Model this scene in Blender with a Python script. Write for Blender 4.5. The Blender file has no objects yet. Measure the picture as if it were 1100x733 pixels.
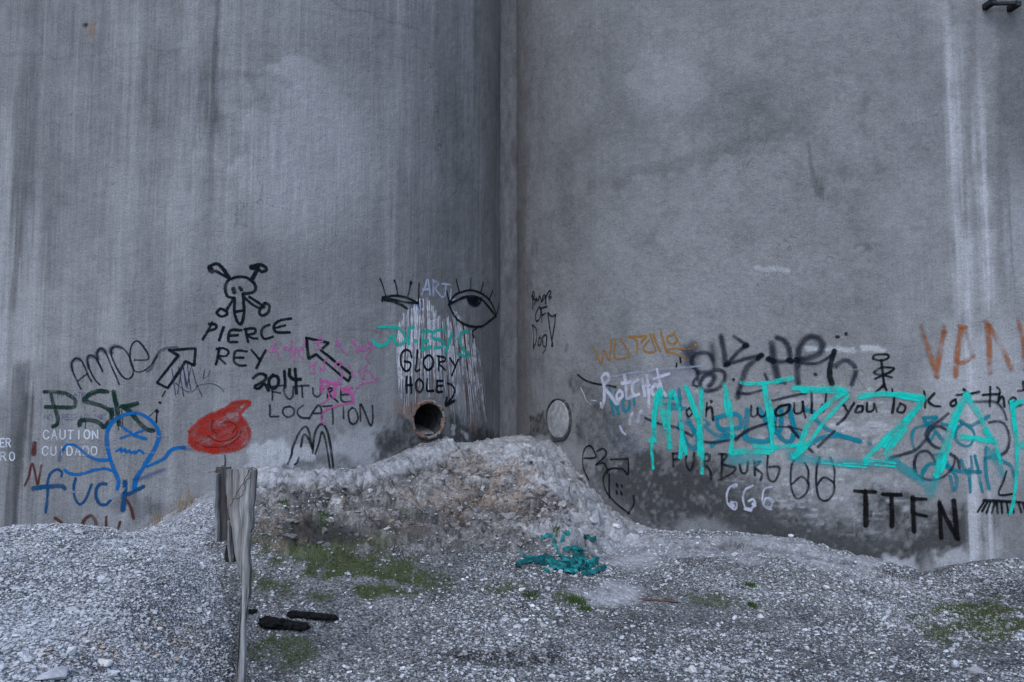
import bpy, bmesh, math, random
import numpy as np
from mathutils import Vector, Matrix
R_ = math.radians
rng = np.random.default_rng(7)
random.seed(7)
scene = bpy.context.scene
COL = scene.collection

# ------------------------------------------------------------------ camera
CAM_H, PITCH, FPX = 1.6, R_(4.0), 856.0          # FPX in photograph pixels (1100 wide)
cam_d = bpy.data.cameras.new('camera'); cam = bpy.data.objects.new('camera', cam_d); COL.objects.link(cam)
cam.location = (0, 0, CAM_H); cam.rotation_euler = (R_(90) + PITCH, 0, 0)
cam_d.sensor_width = 36.0; cam_d.lens = 36.0 * FPX / 1100.0
cam_d.clip_start = 0.05; cam_d.clip_end = 3000
scene.camera = cam
# ------------------------------------------------------------------ world, sun, exposure
SUN_EL, SUN_AZ = R_(52), R_(-166)                 # azimuth from +Y clockwise: behind the camera, to the left
world = bpy.data.worlds.new('World'); scene.world = world; world.use_nodes = True
wn = world.node_tree.nodes; wl = world.node_tree.links
sky = wn.new('ShaderNodeTexSky'); sky.sky_type = 'NISHITA'; sky.sun_disc = False
sky.sun_elevation = SUN_EL; sky.sun_rotation = SUN_AZ
sky.air_density = 1.0; sky.dust_density = 1.0; sky.ozone_density = 2.2
wl.new(sky.outputs[0], wn['Background'].inputs[0]); wn['Background'].inputs[1].default_value = 0.15
sun_d = bpy.data.lights.new('sun', 'SUN'); sun = bpy.data.objects.new('sun', sun_d); COL.objects.link(sun)
sun_d.energy = 0.85; sun_d.angle = R_(38); sun_d.color = (1.0, 0.985, 0.97)
sd = Vector((math.sin(SUN_AZ) * math.cos(SUN_EL), math.cos(SUN_AZ) * math.cos(SUN_EL), math.sin(SUN_EL)))
sun.rotation_euler = sd.to_track_quat('Z', 'Y').to_euler(); sun.location = sd * 30
vs = scene.view_settings
vs.view_transform = 'Standard'; vs.look = 'None'; vs.gamma = 1.0; vs.use_curve_mapping = False
vs.exposure = 1.12
scene.cycles.transparent_max_bounces = 48
scene.cycles.max_bounces = 6

# ------------------------------------------------------------------ helpers
def lin(c):
    c = np.asarray(c, float) / 255.0
    return np.where(c <= 0.04045, c / 12.92, ((c + 0.055) / 1.055) ** 2.4)
def tag(o, label=None, cat=None, group=None, kind=None):
    if label: o['label'] = label
    if cat: o['category'] = cat
    if group: o['group'] = group
    if kind: o['kind'] = kind
    return o
def empty(name, loc, label, cat, group=None):
    o = bpy.data.objects.new(name, None); COL.objects.link(o); o.location = loc
    o.empty_display_size = 0.2
    return tag(o, label, cat, group)
def mesh_np(name, V, F, mat=None, parent=None, smooth=False, attrs=None, uvs=None, col=None):
    """V (n,3); F either (m,3)/(m,4) int array or list of such arrays"""
    Fs = F if isinstance(F, list) else [F]
    V = np.asarray(V, np.float32)
    me = bpy.data.meshes.new(name)
    loops = np.concatenate([f.ravel() for f in Fs]).astype(np.int32)
    sizes = np.concatenate([np.full(len(f), f.shape[1], np.int32) for f in Fs])
    me.vertices.add(len(V)); me.vertices.foreach_set('co', V.ravel())
    me.loops.add(len(loops)); me.loops.foreach_set('vertex_index', loops)
    me.polygons.add(len(sizes))
    me.polygons.foreach_set('loop_start', np.concatenate([[0], np.cumsum(sizes)[:-1]]).astype(np.int32))
    me.polygons.foreach_set('loop_total', sizes)
    me.polygons.foreach_set('use_smooth', np.full(len(sizes), smooth, bool))
    if uvs:
        for k, a in uvs.items():
            l = me.uv_layers.new(name=k); l.data.foreach_set('uv', np.asarray(a, np.float32)[loops].ravel())
    if col is not None:
        a = me.color_attributes.new('tone', 'FLOAT_COLOR', 'POINT')
        c4 = np.ones((len(V), 4), np.float32); c4[:, :3] = col; a.data.foreach_set('color', c4.ravel())
    if attrs:
        for k, v in attrs.items():
            a = me.attributes.new(k, 'FLOAT', 'POINT'); a.data.foreach_set('value', np.asarray(v, np.float32))
    me.update(); me.validate()
    if mat: me.materials.append(mat)
    o = bpy.data.objects.new(name, me); COL.objects.link(o)
    if parent: o.parent = parent
    return o
def bm_obj(name, bm, mat, parent=None, smooth=False):
    me = bpy.data.meshes.new(name); bmesh.ops.recalc_face_normals(bm, faces=bm.faces); bm.to_mesh(me); bm.free()
    if smooth:
        for p in me.polygons: p.use_smooth = True
    me.materials.append(mat)
    o = bpy.data.objects.new(name, me); COL.objects.link(o)
    if parent: o.parent = parent
    return o
# pixel (photograph) <-> ray
cp, sp = math.cos(PITCH), math.sin(PITCH)
def ray(px, py):
    u = (np.asarray(px, float) - 550) / FPX; v = -(np.asarray(py, float) - 366.5) / FPX
    return np.stack([u, cp - v * sp, sp + v * cp], -1)       # camera basis: right, up, forward
def at_depth(px, py, y):
    d = ray(px, py); t = y / d[..., 1]
    return d * t[..., None] + np.array([0, 0, CAM_H])
def project(P):
    x, y, z = P[..., 0], P[..., 1], P[..., 2] - CAM_H
    f = y * cp + z * sp; v = -y * sp + z * cp
    f = np.where(f < 0.05, np.nan, f)
    return 550 + FPX * x / f, 366.5 - FPX * v / f
# value-noise fbm
def vnoise(x, y, seed=0):
    xi = np.floor(x).astype(np.int64); yi = np.floor(y).astype(np.int64)
    fx = x - xi; fy = y - yi; fx = fx * fx * (3 - 2 * fx); fy = fy * fy * (3 - 2 * fy)
    def h(a, b):
        n = (a * 374761393 + b * 668265263 + seed * 974711) & 0x7fffffff
        n = ((n ^ (n >> 13)) * 1274126177) & 0x7fffffff
        n = n ^ (n >> 16)
        return (n & 0xffff) / 65535.0
    return (h(xi, yi) * (1 - fx) + h(xi + 1, yi) * fx) * (1 - fy) + (h(xi, yi + 1) * (1 - fx) + h(xi + 1, yi + 1) * fx) * fy
def fbm(x, y, seed=0, octv=4, gain=0.5):
    s = 0; a = 1; t = 0
    for k in range(octv):
        s = s + a * (vnoise(x * 2 ** k, y * 2 ** k, seed + k * 17) - 0.5); t += a; a *= gain
    return s / t * 2
def cells(x, y, seed=0):
    """jittered-grid cell noise: (random value of the nearest cell, distance to the border between cells)"""
    xi = np.floor(x).astype(np.int64); yi = np.floor(y).astype(np.int64); d1 = np.full(x.shape, 9.0); d2 = d1.copy(); val = np.zeros(x.shape)
    def h(a, b, s):
        n = (a * 374761393 + b * 668265263 + (seed + s) * 974711) & 0x7fffffff
        n = ((n ^ (n >> 13)) * 1274126177) & 0x7fffffff
        return ((n ^ (n >> 16)) & 0xffff) / 65535.0
    for i in (-1, 0, 1):
        for j in (-1, 0, 1):
            a, b = xi + i, yi + j; d = np.hypot(a + h(a, b, 1) - x, b + h(a, b, 2) - y); n1 = d < d1
            d2 = np.where(n1, d1, np.minimum(d2, d)); val = np.where(n1, h(a, b, 3), val); d1 = np.where(n1, d, d1)
    return val, d2 - d1
def sstep(a, b, x):
    t = np.clip((x - a) / (b - a), 0, 1); return t * t * (3 - 2 * t)
def seg_dist(px, py, pts):
    d = np.full(np.shape(px), 1e9)
    for (ax, ay), (bx, by) in zip(pts[:-1], pts[1:]):
        vx, vy = bx - ax, by - ay; L = vx * vx + vy * vy + 1e-9
        t = np.clip(((px - ax) * vx + (py - ay) * vy) / L, 0, 1)
        d = np.minimum(d, np.hypot(px - ax - t * vx, py - ay - t * vy))
    return d
def in_poly(px, py, pts):
    c = np.zeros(np.shape(px), bool); n = len(pts)
    for i in range(n):
        ax, ay = pts[i]; bx, by = pts[(i + 1) % n]
        if ay == by: continue
        m = ((ay > py) != (by > py)) & (px < (bx - ax) * (py - ay) / (by - ay) + ax)
        c ^= m
    return c
def poly_mask(px, py, pts, soft):
    d = seg_dist(px, py, pts + [pts[0]]); s = np.where(in_poly(px, py, pts), d, -d)
    return sstep(-soft, soft, s)
def ell(px, py, cx, cy, rx, ry, soft=0.4):
    return 1 - sstep(1 - soft, 1 + soft, np.hypot((px - cx) / rx, (py - cy) / ry))

# ------------------------------------------------------------------ node helpers
class NT:
    def __init__(s, name):
        s.m = bpy.data.materials.new(name); s.m.use_nodes = True; s.t = s.m.node_tree; s.n = s.t.nodes; s.l = s.t.links
        s.b = s.n['Principled BSDF']; s.b.inputs['Roughness'].default_value = 0.9
        s.b.inputs['Specular IOR Level'].default_value = 0.08
    def put(s, sock, v):
        if isinstance(v, bpy.types.NodeSocket): s.l.new(v, sock)
        elif v is not None: sock.default_value = v
    def math(s, op, a, b=None, c=None, clamp=False):
        n = s.n.new('ShaderNodeMath'); n.operation = op; n.use_clamp = clamp
        s.put(n.inputs[0], a); s.put(n.inputs[1], b)
        if c is not None: s.put(n.inputs[2], c)
        return n.outputs[0]
    def coord(s, which='Object'):
        return s.n.new('ShaderNodeTexCoord').outputs[which]
    def uv(s, name):
        n = s.n.new('ShaderNodeUVMap'); n.uv_map = name; return n.outputs[0]
    def mapping(s, v, scale):
        n = s.n.new('ShaderNodeMapping'); s.put(n.inputs['Vector'], v); n.inputs['Scale'].default_value = scale; return n.outputs[0]
    def noise(s, v, scale, detail=4, rough=0.55, dist=0):
        n = s.n.new('ShaderNodeTexNoise'); s.put(n.inputs['Vector'], v)
        n.inputs['Scale'].default_value = scale; n.inputs['Detail'].default_value = detail
        n.inputs['Roughness'].default_value = rough; n.inputs['Distortion'].default_value = dist
        return n.outputs[0]
    def voro(s, v, scale, feat='F1', out=0, rnd=1.0):
        n = s.n.new('ShaderNodeTexVoronoi'); n.feature = feat; s.put(n.inputs['Vector'], v); n.inputs['Scale'].default_value = scale
        n.inputs['Randomness'].default_value = rnd
        return n.outputs[out]
    def rng(s, v, a, b, c, d, smooth=False):
        n = s.n.new('ShaderNodeMapRange'); n.interpolation_type = 'SMOOTHSTEP' if smooth else 'LINEAR'
        s.put(n.inputs[0], v)
        for i, q in enumerate((a, b, c, d)): s.put(n.inputs[i + 1], q)
        return n.outputs[0]
    def mix(s, f, a, b, mode='MIX'):
        n = s.n.new('ShaderNodeMix'); n.data_type = 'RGBA'; n.blend_type = mode
        s.put(n.inputs[0], f)
        for k, v in ((6, a), (7, b)):
            if not isinstance(v, bpy.types.NodeSocket): v = (*v, 1.0) if len(v) == 3 else v
            s.put(n.inputs[k], v)
        return n.outputs[2]
    def scale(s, c, f):
        n = s.n.new('ShaderNodeVectorMath'); n.operation = 'SCALE'; s.put(n.inputs[0], c); s.put(n.inputs['Scale'], f); return n.outputs[0]
    def attr(s, name, out='Color'):
        n = s.n.new('ShaderNodeAttribute'); n.attribute_name = name; return n.outputs[out]
    def bump(s, h, strength, dist):
        n = s.n.new('ShaderNodeBump'); s.put(n.inputs['Height'], h); n.inputs['Strength'].default_value = strength
        n.inputs['Distance'].default_value = dist; s.l.new(n.outputs[0], s.b.inputs['Normal']); return n
    def color(s, c): s.put(s.b.inputs['Base Color'], c if isinstance(c, bpy.types.NodeSocket) else (*c, 1.0))

# ------------------------------------------------------------------ silo geometry constants
RS = 4.1                                           # silo radius
YC = 2.8 * RS                                      # distance to the silo axes
SEAM = -0.045
CX = {'L': SEAM - RS, 'R': SEAM + RS}
def hit(side, px, py):
    """where the view ray through a pixel meets that silo: angle a and height z"""
    d = ray(px, py); dx, dy = d[..., 0], d[..., 1]; cx = CX[side]
    A = dx * dx + dy * dy; B = -2 * (dx * cx + dy * YC); C = cx * cx + YC * YC - RS * RS
    D = np.maximum(B * B - 4 * A * C, 0); t = (-B - np.sqrt(D)) / (2 * A)
    x = dx * t - cx; y = dy * t - YC
    return np.arctan2(x, -y), CAM_H + d[..., 2] * t, t
def wall_pt(side, px, py):
    a, z, t = hit(side, px, py)
    return np.stack([CX[side] + RS * np.sin(a), YC - RS * np.cos(a), z], -1)
# ================================================================== GROUND
WB = [(-90,612),(-40,606),(0,600),(60,592),(110,585),(150,570),(190,549),(232,526),(270,513),(300,508),(350,503),(400,497),(425,488),(450,478),(480,473),(510,474),(533,472)]
WBR = [(562,468),(585,474),(605,481),(620,506),(640,531),(660,549),(700,568),(750,574),(800,577),(850,581),(900,592),(940,604),(980,616),(1020,607),(1060,601),(1100,599),(1180,601),(1250,604)]
ctrl = [wall_pt('L', *p) for p in WB] + [wall_pt('R', *p) for p in WBR]
for (px, py, y) in [(300,600,5.9),(380,599,6.0),(450,590,6.25),(300,528,7.15),(350,526,7.3),(400,523,7.5),(450,503,8.2),(350,575,6.3),(400,572,6.5),(430,545,7.1),
                    (500,484,9.2),(500,520,8.0),(500,562,6.9),(500,590,6.3),(560,482,9.0),(560,520,7.9),(560,562,6.9),(600,510,8.2),(600,562,7.0),(640,565,7.5),
                    (600,596,6.45),(650,600,6.9),(700,592,7.1),(760,596,7.1),(800,600,7.0),(850,600,6.95),(900,612,6.9),(980,628,6.9),(1060,615,6.9),(280,640,5.5),(340,640,5.5),(420,640,5.6),(500,640,5.7)]:
    ctrl.append(at_depth(np.float64(px), np.float64(py), np.float64(y)))
ctrl += [np.array(p, float) for p in [(2,6.2,.03),(4,6.2,.03),(1,5,0),(3,5,0),(5,5,0),(0,4,0),(3,3.5,0),(5,3,0),(0,2.5,0),(-1,3,0),(-.9,4.2,0),(-1,4.8,.04),(0,5.0,.05),
        (-2.2,4.2,.08),(-2.4,5.2,.15),(-2.8,6.2,.3),(-4,5,.1),(-6,4,0),(-6,7,.05),(7,4,0),(7,7,.05),(0,0,0),(-4,1,0),(4,1,0),(-7,0,0),(7,0,0),
        (-4.2,9.5,.4),(4.2,9.5,.1),(0,11.8,1.0),(-5,12,.5),(5,12,.2),(-9,9,.05),(9,9,.05)]]
ctrl = np.array(ctrl)
def tps(P, zs, lam=1e-3):
    n = len(P); d = np.hypot(P[:, None, 0] - P[None, :, 0], P[:, None, 1] - P[None, :, 1])
    K = np.where(d > 0, d * d * np.log(d + 1e-12), 0) + lam * np.eye(n)
    Q = np.c_[np.ones(n), P]; A = np.block([[K, Q], [Q.T, np.zeros((3, 3))]])
    w = np.linalg.solve(A, np.r_[zs, 0, 0, 0])
    def f(x, y):
        s = w[n] + w[n + 1] * x + w[n + 2] * y
        for i in range(n):
            r2 = (x - P[i, 0]) ** 2 + (y - P[i, 1]) ** 2
            s = s + w[i] * 0.5 * r2 * np.log(r2 + 1e-12)
        return s
    return f
f_base = tps(ctrl[:, :2], ctrl[:, 2])
pile_c = [at_depth(np.float64(a), np.float64(b), np.float64(c)) for a, b, c in
    [(-60,575,5.2),(0,568,5.2),(60,562,5.3),(110,572,5.3),(150,574,5.4),(190,562,5.5),(228,551,5.5),(-40,640,4.1),(0,650,4.0),(0,733,3.0),(100,733,3.0),(200,740,3.1),(200,650,4.1),(235,610,4.8),
     (60,590,6.6),(130,582,6.6),(100,650,4.1),(60,610,4.6),(150,610,4.7),(245,690,3.6)]]
pile_c += [np.array(p, float) for p in [(-1.2,2.2,.3),(-2.5,1.9,.3),(-4.5,2.2,.35),(-5.5,4,.6),(-5.8,5.5,.6)]]
pile_c = np.array(pile_c)
f_pile = tps(pile_c[:, :2], pile_c[:, 2], 3e-3)
PILE = [(-0.72,2.0),(-1.05,3.0),(-1.30,3.7),(-1.52,4.35),(-1.68,4.9),(-1.98,5.5),(-2.4,6.3),(-2.6,7.2),(-6.5,7.2),(-7,1.2),(-2.5,1.0),(-0.9,1.3)]
def blk_raw(x, sl):
    wx = x + .10 * fbm(x * 5, sl * 5, 301, 3); ws = sl + .10 * fbm(x * 5, sl * 5, 303, 3)
    return cells(wx * 3.6 + ws * 1.1, ws * 5.2 - wx * 1.3, 305), cells(wx * 9 + ws * 2, ws * 12 - wx * 3, 307)
def BLK_(x, sl):
    (v1, e1), (v2, e2) = blk_raw(x, sl)
    return .12 * (v1 - .5) * sstep(0, .2, e1) + .05 * (v2 - .5) * sstep(0, .15, e2) - .04 * sstep(.08, 0, e1) - .02 * sstep(.08, 0, e2)
def ground_h(x, y, detail=True):
    h = f_base(x, y)
    box = sstep(11, 8, np.abs(x)) * sstep(-3, -0.5, y) * sstep(14.5, 12.5, y)
    h = h * box
    wx = x + 0.10 * fbm(x * 2.2, y * 2.2, 5, 3); wy = y + 0.10 * fbm(x * 2.2, y * 2.2, 9, 3)
    d = seg_dist(wx, wy, PILE + [PILE[0]]); s = np.where(in_poly(wx, wy, PILE), d, -d)
    m = sstep(-0.20, 0.62, s)
    m2 = sstep(-0.1, 0.9, s)                       # gentle on the sides that are not held back by the post
    right = sstep(-2.6, -1.4, x + 0.12 * y)
    m = m * right + m2 * (1 - right)
    ph = f_pile(x, y)
    h = np.where(m > 0, h + np.maximum(ph - h, 0) * m, h)
    if detail:
        px, py = project(np.stack([x, y, h], -1))
        px = np.nan_to_num(px, nan=-999); py = np.nan_to_num(py, nan=-999)
        bank = np.maximum(poly_mask(px, py, [(275,515),(420,500),(480,478),(600,475),(650,540),(690,575),(600,590),(480,590),(300,600),(265,560)], 14), 0)
        near = sstep(9, 7, np.abs(x)) * sstep(0, 2, y)
        h = h + near * (0.035 * fbm(x * 1.3, y * 1.3, 21, 3) + 0.020 * fbm(x * 5, y * 5, 31, 3) + 0.012 * fbm(x * 17, y * 17, 41, 3))
        sl = y + 1.5 * h; rid = 1 - np.abs(fbm(x * 3.1, sl * 2.6, 51, 4)) * 2
        ledge = fbm(x * 2.5, h * 14 + y * 1.2, 61, 4)
        crag = np.abs(fbm(x * 4, sl * 4.5, 77, 4)); h = h + bank * (0.05 * (rid - 0.6) + 0.05 * ledge + 0.04 * fbm(x * 8, sl * 6, 71, 4) + 0.035 * fbm(x * 19, sl * 15, 73, 3) + BLK_(x, sl) - 0.06 * np.maximum(0, .12 - crag) / .12)
        jx = px + 9 * fbm(x * 6, y * 6, 321, 3); jy = py + 5 * fbm(x * 6, y * 6, 323, 3)
        h = h + .045 * (1 - sstep(4, 9, seg_dist(jx, jy, [(275,514),(340,517),(400,511),(440,492),(480,480)]))) - .05 * (1 - sstep(3, 8, seg_dist(jx, jy, [(290,531),(345,533),(405,526),(446,506)])))
        h = h + .045 * (1 - sstep(3, 7, seg_dist(jx, jy, [(705,582),(780,580),(850,587),(930,604),(975,618)]))) - .03 * (1 - sstep(2, 6, seg_dist(jx, jy, [(740,590),(800,590),(860,598),(935,615)])))
        h = h - 0.20 * ell(px, py, 340, 570, 58, 11) - 0.07 * ell(px, py, 480, 560, 40, 10) - 0.05 * ell(px, py, 640, 590, 30, 8)
        h = h + 0.05 * ell(px, py, 590, 585, 45, 12)
    return h
def axis(parts):
    out = []
    for a, b, st in parts: out += list(np.arange(a, b - 1e-6, st))
    return np.array(out + [parts[-1][1]])
STEP = 0.018
gx = axis([(-900,-100,200),(-100,-20,16),(-20,-7,1.3),(-7,-5.2,0.1),(-5.2,5.6,STEP),(5.6,7.4,0.1),(7.4,20,1.3),(20,100,16),(100,900,200)])
gy = axis([(-900,-100,200),(-100,-12,16),(-12,0,1.0),(0,2.4,0.1),(2.4,9.2,STEP),(9.2,11.9,0.05),(11.9,20,1.0),(20,100,16),(100,1500,200)])
X, Y = np.meshgrid(gx, gy); H = ground_h(X, Y)
def grid_faces(nx, ny):
    i = np.arange(nx - 1)[None, :] + np.arange(ny - 1)[:, None] * nx
    return np.stack([i, i + 1, i + 1 + nx, i + nx], -1).reshape(-1, 4)
def hgt(x, y):
    """height of the built ground sheet (bilinear)"""
    x = np.asarray(x, float); y = np.asarray(y, float)
    i = np.clip(np.searchsorted(gx, x) - 1, 0, len(gx) - 2); j = np.clip(np.searchsorted(gy, y) - 1, 0, len(gy) - 2)
    fx = (x - gx[i]) / (gx[i + 1] - gx[i]); fy = (y - gy[j]) / (gy[j + 1] - gy[j])
    return (H[j, i] * (1 - fx) + H[j, i + 1] * fx) * (1 - fy) + (H[j + 1, i] * (1 - fx) + H[j + 1, i + 1] * fx) * fy
def ground_at(px, py, y0=2.6, y1=10.5):
    """first point of the ground along the view ray of a pixel"""
    ys = np.linspace(y0, y1, 900); P = at_depth(np.full(900, float(px)), np.full(900, float(py)), ys)
    k = np.argmax(P[:, 2] <= hgt(P[:, 0], P[:, 1])); return P[k].copy()
def masks(P):
    px, py = project(P); px = np.nan_to_num(px, nan=-5e3); py = np.nan_to_num(py, nan=-5e3)
    x, y = P[..., 0], P[..., 1]
    qx = px + 26 * fbm(x * 3.5, y * 3.5, 81, 4); qy = py + 13 * fbm(x * 3.5, y * 3.5, 91, 4)
    pile = in_poly(x, y, PILE)
    M = {}
    g = np.maximum.reduce([ell(qx, qy, 375, 624, 98, 22), 0.75 * ell(qx, qy, 345, 590, 75, 20), 0.8 * ell(qx, qy, 545, 629, 30, 10), 1.0 * ell(qx, qy, 1052, 666, 58, 28), 0.6 * ell(qx, qy, 305, 700, 45, 22),
                           0.55 * ell(qx, qy, 612, 646, 22, 8), 0.5 * ell(qx, qy, 760, 645, 50, 14), 0.8 * ell(qx, qy, 305, 615, 45, 25)])
    M['moss'] = np.where(pile, 0, g) * sstep(-0.35, 0.25, fbm(x * 7, y * 7, 101, 4))
    M['rust'] = np.maximum.reduce([0.75 * ell(qx, qy, 545, 522, 70, 30), 0.5 * ell(qx, qy, 470, 545, 60, 22), 0.7 * ell(qx, qy, 150, 690, 70, 24), 0.6 * ell(qx, qy, 300, 575, 40, 18), 0.5 * ell(qx, qy, 95, 722, 40, 10)]) * sstep(-0.3, 0.35, fbm(x * 7, y * 7, 111, 4))
    crest = 1 - sstep(6, 13, seg_dist(qx, qy, [(270,512),(340,514),(400,508),(440,490),(480,478),(530,478)]))
    apron = 1 - sstep(14, 30, seg_dist(qx, qy, [(540,482),(585,482),(615,510),(640,545),(650,575),(690,590)]))
    dust = np.maximum.reduce([ell(qx, qy, 655, 640, 34, 13), 0.8 * ell(qx, qy, 610, 570, 36, 14), 0.7 * (1 - sstep(7, 16, seg_dist(qx, qy, [(690,585),(780,590),(860,592),(940,612)])))])
    fill = ell(qx, qy, 190, 545, 60, 22) * (~pile)
    M['pale'] = np.maximum.reduce([crest, 0.9 * apron, dust, fill])
    M['dark'] = np.maximum.reduce([0.8 * ell(qx, qy, 530, 706, 70, 8), 0.9 * 1.1 * ell(qx, qy, 338, 570, 56, 12), 0.6 * ell(qx, qy, 480, 562, 40, 9), 0.5 * ell(qx, qy, 560, 545, 45, 8), 0.5 * ell(qx, qy, 1085, 640, 50, 14), 0.4 * ell(qx, qy, 860, 655, 18, 10), 0.35 * ell(qx, qy, 245, 690, 22, 60)])  # dark patches; shade in the hollows and along the pile flank is painted in
    M['bank'] = poly_mask(qx, qy, [(275,520),(420,505),(480,482),(600,480),(650,540),(690,575),(600,592),(480,592),(300,602),(265,560)], 12)
    M['pile'] = pile.astype(float)
    return px, py, M, pile
P = np.stack([X, Y, H], -1)
px, py, M, pile = masks(P)
def lerp(a, b, t): return a * (1 - t[..., None]) + np.asarray(b) * t[..., None]
g0 = np.where(pile[..., None], np.array([0.265, 0.272, 0.292]), np.array([0.158, 0.161, 0.163]))
C = np.ones(X.shape + (3,)) * g0
C *= (1 + 0.40 * fbm(X * 1.1, Y * 1.4, 121, 5) + 0.35 * fbm(X * 6, Y * 6, 131, 4))[..., None]
bankc = np.array([0.185, 0.178, 0.172])
C = lerp(C, bankc * (1 + 0.95 * fbm(X * 5, Y * 4 + H * 7, 141, 5))[..., None], M['bank'] * 0.85)
C *= (1 - M['bank'] * .55 * sstep(.14, .02, np.abs(fbm(X * 4, (Y + 1.5 * H) * 4.5, 77, 4))))[..., None]
(bv1, be1), (bv2, be2) = blk_raw(X, Y + 1.5 * H)
C *= (1 + M['bank'] * (.7 * (bv1 - .5) + .5 * (bv2 - .5) - .5 * sstep(.10, 0, be1) - .3 * sstep(.10, 0, be2)))[..., None]
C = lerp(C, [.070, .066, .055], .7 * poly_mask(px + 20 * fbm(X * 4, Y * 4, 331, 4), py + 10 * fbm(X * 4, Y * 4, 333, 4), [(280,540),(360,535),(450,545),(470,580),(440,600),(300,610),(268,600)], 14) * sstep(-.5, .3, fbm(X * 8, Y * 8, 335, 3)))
C = lerp(C, [0.27, 0.185, 0.13], M['rust'] * 0.6)
C = lerp(C, np.array([0.275, 0.28, 0.297]) * (1 + 0.35 * fbm(X * 5, Y * 5, 151, 4) + .45 * fbm(X * 21, (Y + H) * 21, 153, 3))[..., None], M['pale'] * 0.74)
C = lerp(C, [0.050, 0.062, 0.030], np.clip(M['moss'] * 1.25, 0, .95))
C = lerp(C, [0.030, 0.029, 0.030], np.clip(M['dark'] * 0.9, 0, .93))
jx = px + 12 * fbm(X * 6, Y * 6, 321, 3); jy = py + 6 * fbm(X * 6, Y * 6, 323, 3)
crk = np.maximum(1 - sstep(1.5, 4, seg_dist(jx, jy, [(300,529),(345,531),(405,525),(450,503)])), .7 * (1 - sstep(1, 3, seg_dist(jx, jy, [(740,588),(800,588),(860,596),(935,612),(975,622)]))))
C = lerp(C, [.05, .048, .048], crk * .75)
C = np.clip(C, 0.01, 0.8)

m = NT('gravel_ground'); oc = m.coord('Object')
v1 = m.voro(oc, 62); v2 = m.voro(oc, 140); n1 = m.noise(oc, 30, 5); n2 = m.noise(oc, 6, 5)
vc = m.n.new('ShaderNodeTexVoronoi'); m.put(vc.inputs['Vector'], oc); vc.inputs['Scale'].default_value = 62
cellv = m.n.new('ShaderNodeSeparateColor'); m.l.new(vc.outputs['Color'], cellv.inputs[0])
peb = m.attr('pebble', 'Fac')
f1 = m.rng(cellv.outputs[0], 0, 1, 0.6, 1.45)
gap = m.rng(v1, 0.35, 0.75, 1.0, 0.35)
f1 = m.math('MULTIPLY', f1, gap)
f1 = m.math('ADD', m.math('MULTIPLY', f1, peb), m.math('SUBTRACT', 1.0, peb))
f2 = m.math('MULTIPLY', m.rng(n1, 0.3, 0.7, 0.68, 1.32), m.rng(n2, 0.3, 0.7, 0.8, 1.2))
m.color(m.scale(m.attr('tone'), m.math('MULTIPLY', f1, f2)))
hh = m.math('ADD', m.math('MULTIPLY', m.math('SUBTRACT', 1.0, v1), peb), m.math('ADD', m.math('MULTIPLY', v2, 0.3), m.math('MULTIPLY', n1, 0.9)))
m.bump(hh, 0.9, 0.018); m.b.inputs['Specular IOR Level'].default_value = 0.1
MAT_GROUND = m.m
pebble = np.clip(1 - M['pale'] - 0.7 * M['bank'] - 0.6 * M['moss'], 0, 1)
ground = mesh_np('ground', P.reshape(-1, 3), grid_faces(len(gx), len(gy)), MAT_GROUND, smooth=True, col=C.reshape(-1, 3), attrs={'pebble': pebble.ravel()})
tag(ground, kind='structure', label='grey gravel and crumbled cement ground with a rocky bank')

# ------------------------------------------------------------------ loose gravel (uncountable)
m = NT('loose_stone'); oc = m.coord('Object'); nn = m.noise(oc, 90, 3)
m.color(m.scale(m.attr('tone'), m.rng(nn, 0.3, 0.7, 0.75, 1.25))); m.bump(nn, 0.4, 0.004); MAT_STONE = m.m
phi = (1 + 5 ** 0.5) / 2
ICO = np.array([(-1,phi,0),(1,phi,0),(-1,-phi,0),(1,-phi,0),(0,-1,phi),(0,1,phi),(0,-1,-phi),(0,1,-phi),(phi,0,-1),(phi,0,1),(-phi,0,-1),(-phi,0,1)], float) / 1.902
ICF = np.array([(0,11,5),(0,5,1),(0,1,7),(0,7,10),(0,10,11),(1,5,9),(5,11,4),(11,10,2),(10,7,6),(7,1,8),(3,9,4),(3,4,2),(3,2,6),(3,6,8),(3,8,9),(4,9,5),(2,4,11),(6,2,10),(8,6,7),(9,8,1)])
def scatter(n, xr, yr, rmean, rsig, seed, rmax, keepf):
    r = np.random.default_rng(seed)
    x = r.uniform(*xr, n); y = r.uniform(*yr, n); z = hgt(x, y)
    Pt = np.stack([x, y, z], -1); qx, qy, MM, pl = masks(Pt)
    ok = (qx > -60) & (qx < 1160) & (qy < 800) & (r.random(n) < keepf(MM, x, y, pl))
    # stay in front of the silo walls
    for s in 'LR': ok &= np.hypot(x - CX[s], y - YC) > RS + 0.02
    x, y, z, MM = x[ok], y[ok], z[ok], {k: v[ok] for k, v in MM.items()}
    k = len(x); rad = np.minimum(rmean * np.exp(rsig * r.standard_normal(k)), rmax)
    return x, y, z, rad, MM, r
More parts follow.
